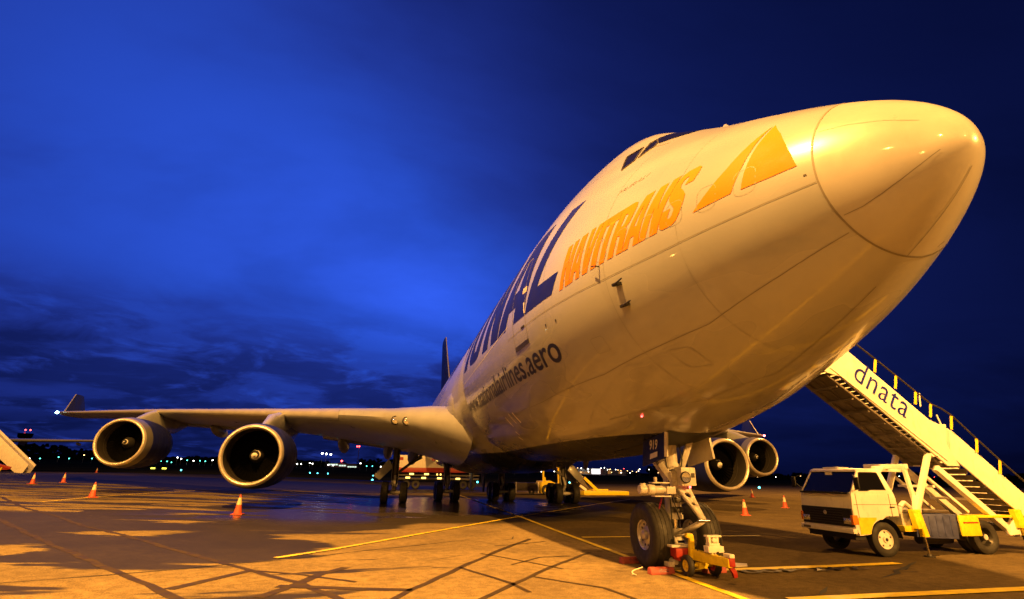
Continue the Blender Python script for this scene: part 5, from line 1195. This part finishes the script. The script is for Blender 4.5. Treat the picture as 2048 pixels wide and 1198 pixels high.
for x in (-4.0, -2.9, 2.6, 3.6): mb = MB(); mb.lathe([(-.14, .2), (-.16, .42), (0, .5), (.16, .42), (.14, .2)], (x, 60.5, .5), n=24); mesh_obj('wheel', mb, 'rubber', tk)

# ------------------------------------------------------------------ other aircraft at the left, wing only in frame
oa = root('parked_airliner', (-92, 108, apron_z(-92)), 'dark grey wing of another parked airliner far behind the left stairs', 'airplane')
mb = MB(); mb.rings([[(-88, 96 + 8 * x, 5.55 + af_t(x) * 1.0) for x in AF] + [(-88, 96 + 8 * x, 5.55 - af_t(x) * 1.0) for x in AF[::-1][1:-1]], [(-51.5, 95.2 + 3 * x, 6.08 + af_t(x) * .35) for x in AF] + [(-51.5, 95.2 + 3 * x, 6.08 - af_t(x) * .35) for x in AF[::-1][1:-1]]]); wg = mesh_obj('wing', mb, 'wing', oa, angle=50)
mb = MB(); mb.rings([[(-97 + 2.9 * r * cos(2 * pi * j / 24), 84 + y, 5.2 + 2.9 * r * sin(2 * pi * j / 24)) for j in range(24)] for y, r in ((0, .05), (1.5, .5), (5, .9), (9, 1), (36, 1), (48, .6), (56, .15))]); mesh_obj('fuselage', mb, 'skin', oa, angle=60)
mb = MB(); mb.rings([[(-97 + .2 * w, 84 + y, 8 + z) for w, y, z in ((0, 44 + 7 * t, 10 * t), (1, 47 + 6 * t, 10 * t), (0, 54 + 3 * t, 10 * t), (-1, 47 + 6 * t, 10 * t))] for t in (0, 1)]); mesh_obj('fin', mb, 'wing', oa)
mb = MB(); mb.lathe([(0, 1.0), (.4, 1.2), (2.5, 1.15), (4, .7)], (-74, 92.5, 3.4), n=32); mesh_obj('engine', mb, 'cowlgrey', oa)
mb = MB(); mb.bar((-57, 98.6, 5.7), (-57, 99.4, 5.5), .4, .3); mesh_obj('flap_track_fairing', mb, 'wing', wg)

# ------------------------------------------------------------------ far background
tw = root('control_tower', (-472, 800, gz(-472, 800)), 'dark airport control tower with two red lamps on its roof', 'control tower')
gzt = gz(-472, 800)
mb = MB(); mb.lathe([(0, 5.5), (22, 4.2), (27 - 2, 5.5)], (-472, 800, gzt), axis='z', n=24); mesh_obj('shaft', mb, 'bldg', tw)
mb = MB(); mb.lathe([(24, 5.5), (26, 7.5), (30.5, 8.0), (31, 6.5), (31, .1)], (-472, 800, gzt), axis='z', n=24); mesh_obj('cab', mb, 'glass', tw)
for x in (-473.6, -468.1):
    mb = MB(); mb.tube((x, 800, gzt + 31), (x, 800, 47.9), .15, n=6); ms = mesh_obj('lamp_mast', mb, 'darkmetal', tw)
    mb = MB(); mb.lathe([(-.9, .01), (-.5, .75), (0, .95), (.5, .75), (.9, .01)], (x, 800, 48.2), axis='z', n=10); mesh_obj('red_lamp', mb, 'e_red', ms)

def building(name, label, x0, x1, Y, z1, depth, mat_, wins, cat='terminal'):
    g = gz((x0 + x1) / 2, Y) - .5; r = root(name, ((x0 + x1) / 2, Y + depth / 2, g), label, cat)
    mb = MB(); mb.box(x0, x1, Y, Y + depth, g, z1); w = mesh_obj('wall', mb, mat_, r, smooth=False)
    mb = MB(); mb.box(x0 - .5, x1 + .5, Y - .5, Y + depth + .5, z1, z1 + .4); mesh_obj('roof', mb, 'bldg', r, smooth=False)
    for a, b, c, d_, mt, k in wins:
        for q in range(k):
            u0 = a + (b - a) * q / k; u1 = a + (b - a) * (q + .86) / k; mb = MB(); mb.box(u0, u1, Y - .12, Y - .02, c, d_); mesh_obj('window', mb, mt, r, smooth=False)
    return r
building('terminal_building', 'low terminal with long white-lit windows under three mast lamps', -74, -40, 600, 10.2, 30, 'bldg', [(-72, -62, 8.5, 9.9, 'e_hall', 4), (-61, -53.5, 7.6, 9.0, 'e_hall', 3), (-52, -42.5, 6.6, 7.8, 'e_hall', 4)])
building('hangar', 'hangar with a brilliantly lit white opening on the horizon right of the bogies', 205, 246, 600, 9.3, 40, 'bldg', [(227.2, 239.8, 3.4, 10.6 - 1.5, 'e_hall2', 1), (211, 226, 3.6, 6.0, 'e_orange_wall', 2)], 'hangar')
building('cargo_shed', 'low orange-lit shed right of the bright hangar opening', 248, 276, 610, 8.2, 30, 'bldg', [(252, 257, 3.9, 7.4, 'e_orange_wall', 1), (266, 271, 4.2, 7.0, 'e_orange_wall', 1)], 'shed')
sg = root('lit_sign', (217, 590, 7.9), 'small bright sign left of the hangar opening', 'sign')
mb = MB(); mb.box(213.5, 219.5, 590, 590.3, 8.1, 9.4); mesh_obj('sign_panel', mb, 'e_white', sg, smooth=False)
mb = MB(); mb.tube((216.5, 590.2, gz(216, 590) - .5), (216.5, 590.2, 8.1), .2, n=6); mesh_obj('post', mb, 'bldg', sg)

def mast(x, Y, ztop, r, material, label, group, cat='light mast', post_r=.12):
    """lamp post with a glowing head, standing on the terrain"""
    g = gz(x, Y) - .3; rt = root('light_mast', (x, Y, g), label, cat, group)
    mb = MB(); mb.tube((x, Y, g), (x, Y, ztop - r * .8), post_r, n=6); mesh_obj('post', mb, 'bldg', rt)
    mb = MB(); mb.lathe([(-r, .01), (-r * .55, r * .8), (0, r), (r * .55, r * .8), (r, .01)], (x, Y, ztop), axis='z', n=8); mesh_obj('lamp', mb, material, rt)
    return rt
for (x, z), lb in zip(((-79.36, 20.34), (-75.2, 19.91), (-70.5, 19.49)), ('leftmost', 'middle', 'rightmost')): mast(x, 598, z, 1.0, 'e_white', lb + ' of the three white mast lamps over the lit terminal', 'mast lamps over the terminal')
mast(-58.4, 598, 13.0, 1.0, 'e_red', 'red lamp just above the lit terminal roof', 'red obstruction lamps')
rm = mast(-41.8, 596, 28.4, .9, 'e_red', 'tall dark lattice mast with paired red lamps between wing and terminal', 'red obstruction lamps', post_r=.35)
mb = MB(); mb.lathe([(-.9, .01), (0, .85), (.9, .01)], (-44.0, 596, 28.3), axis='z', n=8); mesh_obj('lamp', mb, 'e_red', rm)
rnd = random.Random(3)
def px_at(px, py, Yd):   # table of bearings measured once, in world slopes
    return px, py
# small field lamps: (x, z) at 300 m
F = [(-172.6, 6.1, 'e_cyan'), (-165, 6.9, 'e_cyan'), (-160.4, 6.3, 'e_cyan'), (-154.4, 8.0, 'e_sod'), (-150.6, 6.5, 'e_cyan'), (-177, 6.0, 'e_white'), (-121.7, 5.83, 'e_yel'), (-119.9, 5.9, 'e_cyan'), (-117.1, 5.7, 'e_cyan'), (-112.7, 7.7, 'e_white'), (-110.9, 7.1, 'e_white'), (-115.0, 5.3, 'e_cyan'),
     (-108, 6.4, 'e_cyan'), (-105, 6.2, 'e_white'), (-102, 6.3, 'e_cyan'), (-99.5, 6.1, 'e_cyan'), (-96.2, 6.7, 'e_white'), (-93, 6.3, 'e_yel'), (-90.5, 6.1, 'e_cyan'), (-87, 6.2, 'e_cyan'),
     (-57.2, 5.45, 'e_white'), (-54.9, 5.5, 'e_white'), (-52.9, 5.55, 'e_white'), (-48.5, 6.1, 'e_white'), (-47.2, 5.8, 'e_white'), (-39, 5.3, 'e_white'), (-36.5, 5.1, 'e_white'), (-22.4, 6.4, 'e_white'), (-19, 5.0, 'e_cyan'), (-16, 5.0, 'e_cyan'), (-11.5, 4.8, 'e_white')]
for x, z, mt in F: mast(x, 300, z, .25 if mt != 'e_white' else .29, mt, {'e_cyan': 'small green field lamp on the dark horizon', 'e_white': 'small white field lamp on the dark horizon', 'e_sod': 'small amber lamp on the dark horizon', 'e_yel': 'small yellow-green lamp on the dark horizon'}[mt], {'e_cyan': 'green field lamps', 'e_white': 'white field lamps', 'e_sod': 'amber field lamps', 'e_yel': 'yellow field lamps'}[mt], 'field lamp', .05)
# white and sodium street lamps along the right horizon
for q in range(46):
    u = rnd.random(); x = 205 + 130 * u + rnd.uniform(-2, 2); z = 5.0 + rnd.uniform(0, 5.5); mt = rnd.choice(['e_white'] * 5 + ['e_sod'] * 2 + ['e_red'])
    mast(x, 560 + rnd.uniform(0, 60), z, .42, mt, {'e_white': 'small white lamp in the cluster right of the hangar', 'e_sod': 'small amber lamp in the cluster right of the hangar', 'e_red': 'small red lamp in the cluster right of the hangar'}[mt], {'e_white': 'white lamps right of the hangar', 'e_sod': 'amber lamps right of the hangar', 'e_red': 'red lamps right of the hangar'}[mt], 'lamp post', .08)
for q in range(26):
    x = 395 + 330 * rnd.random(); z = 2.2 + rnd.uniform(0, 4); mt = rnd.choice(['e_white'] * 3 + ['e_sod', 'e_sod', 'e_red'])
    mast(x, 560 + rnd.uniform(0, 30), z, .36, mt, {'e_white': 'small white lamp along the horizon behind the stairs truck', 'e_sod': 'small amber lamp along the horizon behind the stairs truck', 'e_red': 'small red lamp along the horizon behind the stairs truck'}[mt], {'e_white': 'white lamps behind the truck', 'e_sod': 'amber lamps behind the truck', 'e_red': 'red lamps behind the truck'}[mt], 'lamp post', .08)
for x, z in ((63.9, 1.9), (72, 1.9), (80, 2.1), (88, 2.3), (50, 2.4), (56, 2.3), (96, 2.6)):
    mast(x, 300, z + 1.5, .36, 'e_white', 'white lamp under the belly on the horizon', 'white lamps under the belly', 'field lamp', .05)
# blue taxiway edge lamps, low on the field
for x, y, lb in ((-27.0, 150, 'three in a row'), (-24.8, 148, ''), (-22.4, 150, ''), (-10.5, 150, ''), (-9.0, 100, ''), (41.0, 70, ''), (47.5, 74, ''), (46.5, 66, ''), (27.5, 95, ''), (9.0, 90, ''), (-48, 120, '')):
    g = gz(x, y); rt = root('taxiway_lamp', (x, y, g), 'small blue-green taxiway edge lamp low on the dark field', 'taxiway lamp', 'taxiway edge lamps')
    mb = MB(); mb.tube((x, y, g), (x, y, g + .3), .04, n=6); mesh_obj('stem', mb, 'darkmetal', rt)
    mb = MB(); mb.lathe([(.28, .05), (.33, .13), (.42, .15), (.52, .1), (.56, .01)], (x, y, g), axis='z', n=8); mesh_obj('lens', mb, 'e_blue', rt)
for x, y in ((-61.0, 140), (-58.6, 140)):
    g = gz(x, y); rt = root('taxiway_sign', (x, y, g), 'low glowing yellow taxiway sign under the outer starboard engine' if x > -60 else 'low yellow sign beside the outer starboard engine rim', 'sign')
    mb = MB(); mb.box(x - .45, x + .45, y, y + .15, g + .25, g + .58); mesh_obj('sign_face', mb, 'e_yel', rt, smooth=False)
    mb = MB(); mb.box(x - .4, x - .3, y + .02, y + .1, g, g + .25); mb.box(x + .3, x + .4, y + .02, y + .1, g, g + .25); mesh_obj('leg', mb, 'darkmetal', rt, smooth=False)
# far treeline reading as one mass
mb = MB(); rt_ = random.Random(11)
def clump(x, Y, g, h, w):
    for q in range(16):
        cx = x + rt_.gauss(0, w * .35); cz = g + h * rt_.uniform(.15, .95) ** .8; s_ = rt_.uniform(.5, 1.5) * w * .16; a = rt_.uniform(0, 6.3)
        p = [Vector((cx + s_ * cos(a + t) * (1 + .3 * rt_.random()), Y + rt_.uniform(-2, 2), cz + s_ * sin(a + t) * .8)) for t in (0, 1.3, 2.5, 3.8, 5.0)]; mb.add(p, [(0, 1, 2, 3, 4)])
    mb.tube((x, Y, g - .5), (x, Y, g + h * .5), w * .04, n=5)
xx = -620
while xx < -60:
    Yd = 640 + rt_.uniform(-20, 20); g = gz(xx, Yd); h = 8 + 4 * sin(xx * .03) + rt_.uniform(-2, 3); clump(xx, Yd, g, max(5, h) * (1.0 if xx < -240 else .65), 12); xx += rt_.uniform(2.5, 5)
xx = -38
while xx < 0: clump(xx, 590, gz(xx, 590), 6 + rt_.uniform(-1, 5), 9); xx += 3
xx = 330
while xx < 1500:
    Yd = 640 + rt_.uniform(-20, 20); g = gz(xx, Yd); h = 9 + 3 * sin(xx * .021) + rt_.uniform(-2, 3); clump(xx, Yd, g, h, 13); xx += rt_.uniform(3, 6)
tag(mesh_obj('far_treeline', mb, 'tree', smooth=False, recalc=False), 'dark treeline along the horizon', 'trees', kind='stuff')
for q, (x0, x1) in enumerate(((-500, -90), (300, 1400))):
    mb = MB(); k = 60; vs = []
    for i in range(k + 1):
        x = x0 + (x1 - x0) * i / k; Yd = 700; g = gz(x, Yd); vs += [(x, Yd, g - 2), (x, Yd, g + 5 + 1.5 * sin(i * 1.7) + rt_.uniform(-.8, .8)), (x, Yd + 30, g + 4)]
    for i in range(k): mb.f += [(3 * i, 3 * i + 3, 3 * i + 4, 3 * i + 1), (3 * i + 1, 3 * i + 4, 3 * i + 5, 3 * i + 2)]; mb.mi += [0, 0]
    mb.v = vs; tag(mesh_obj('low_hedge_mass', mb, 'tree', smooth=False), 'low dark hedge mass on the horizon', 'hedge', kind='stuff')

# ------------------------------------------------------------------ stencil text on the apron, read from the other side
bm = text_bm('747-400', .02); x0, x1, y0, y1 = bbox(bm)
def st_fn(x, y, z):
    u = (x - x0) / (x1 - x0); v = (y - y0) / (y1 - y0); X_ = 3.95 - 2.9 * u; Y_ = 7.22 - .34 * v - .05 * u; return (X_, Y_, .030)
hold = D.objects.new('stand_number', None); C.objects.link(hold); hold['_o'] = [0, 0, 0]; hold['kind'] = 'structure'
bm_obj('stencil_lettering', bm, 'stencil', hold, st_fn)
for o in D.objects:
    if '_o' in o: del o['_o']
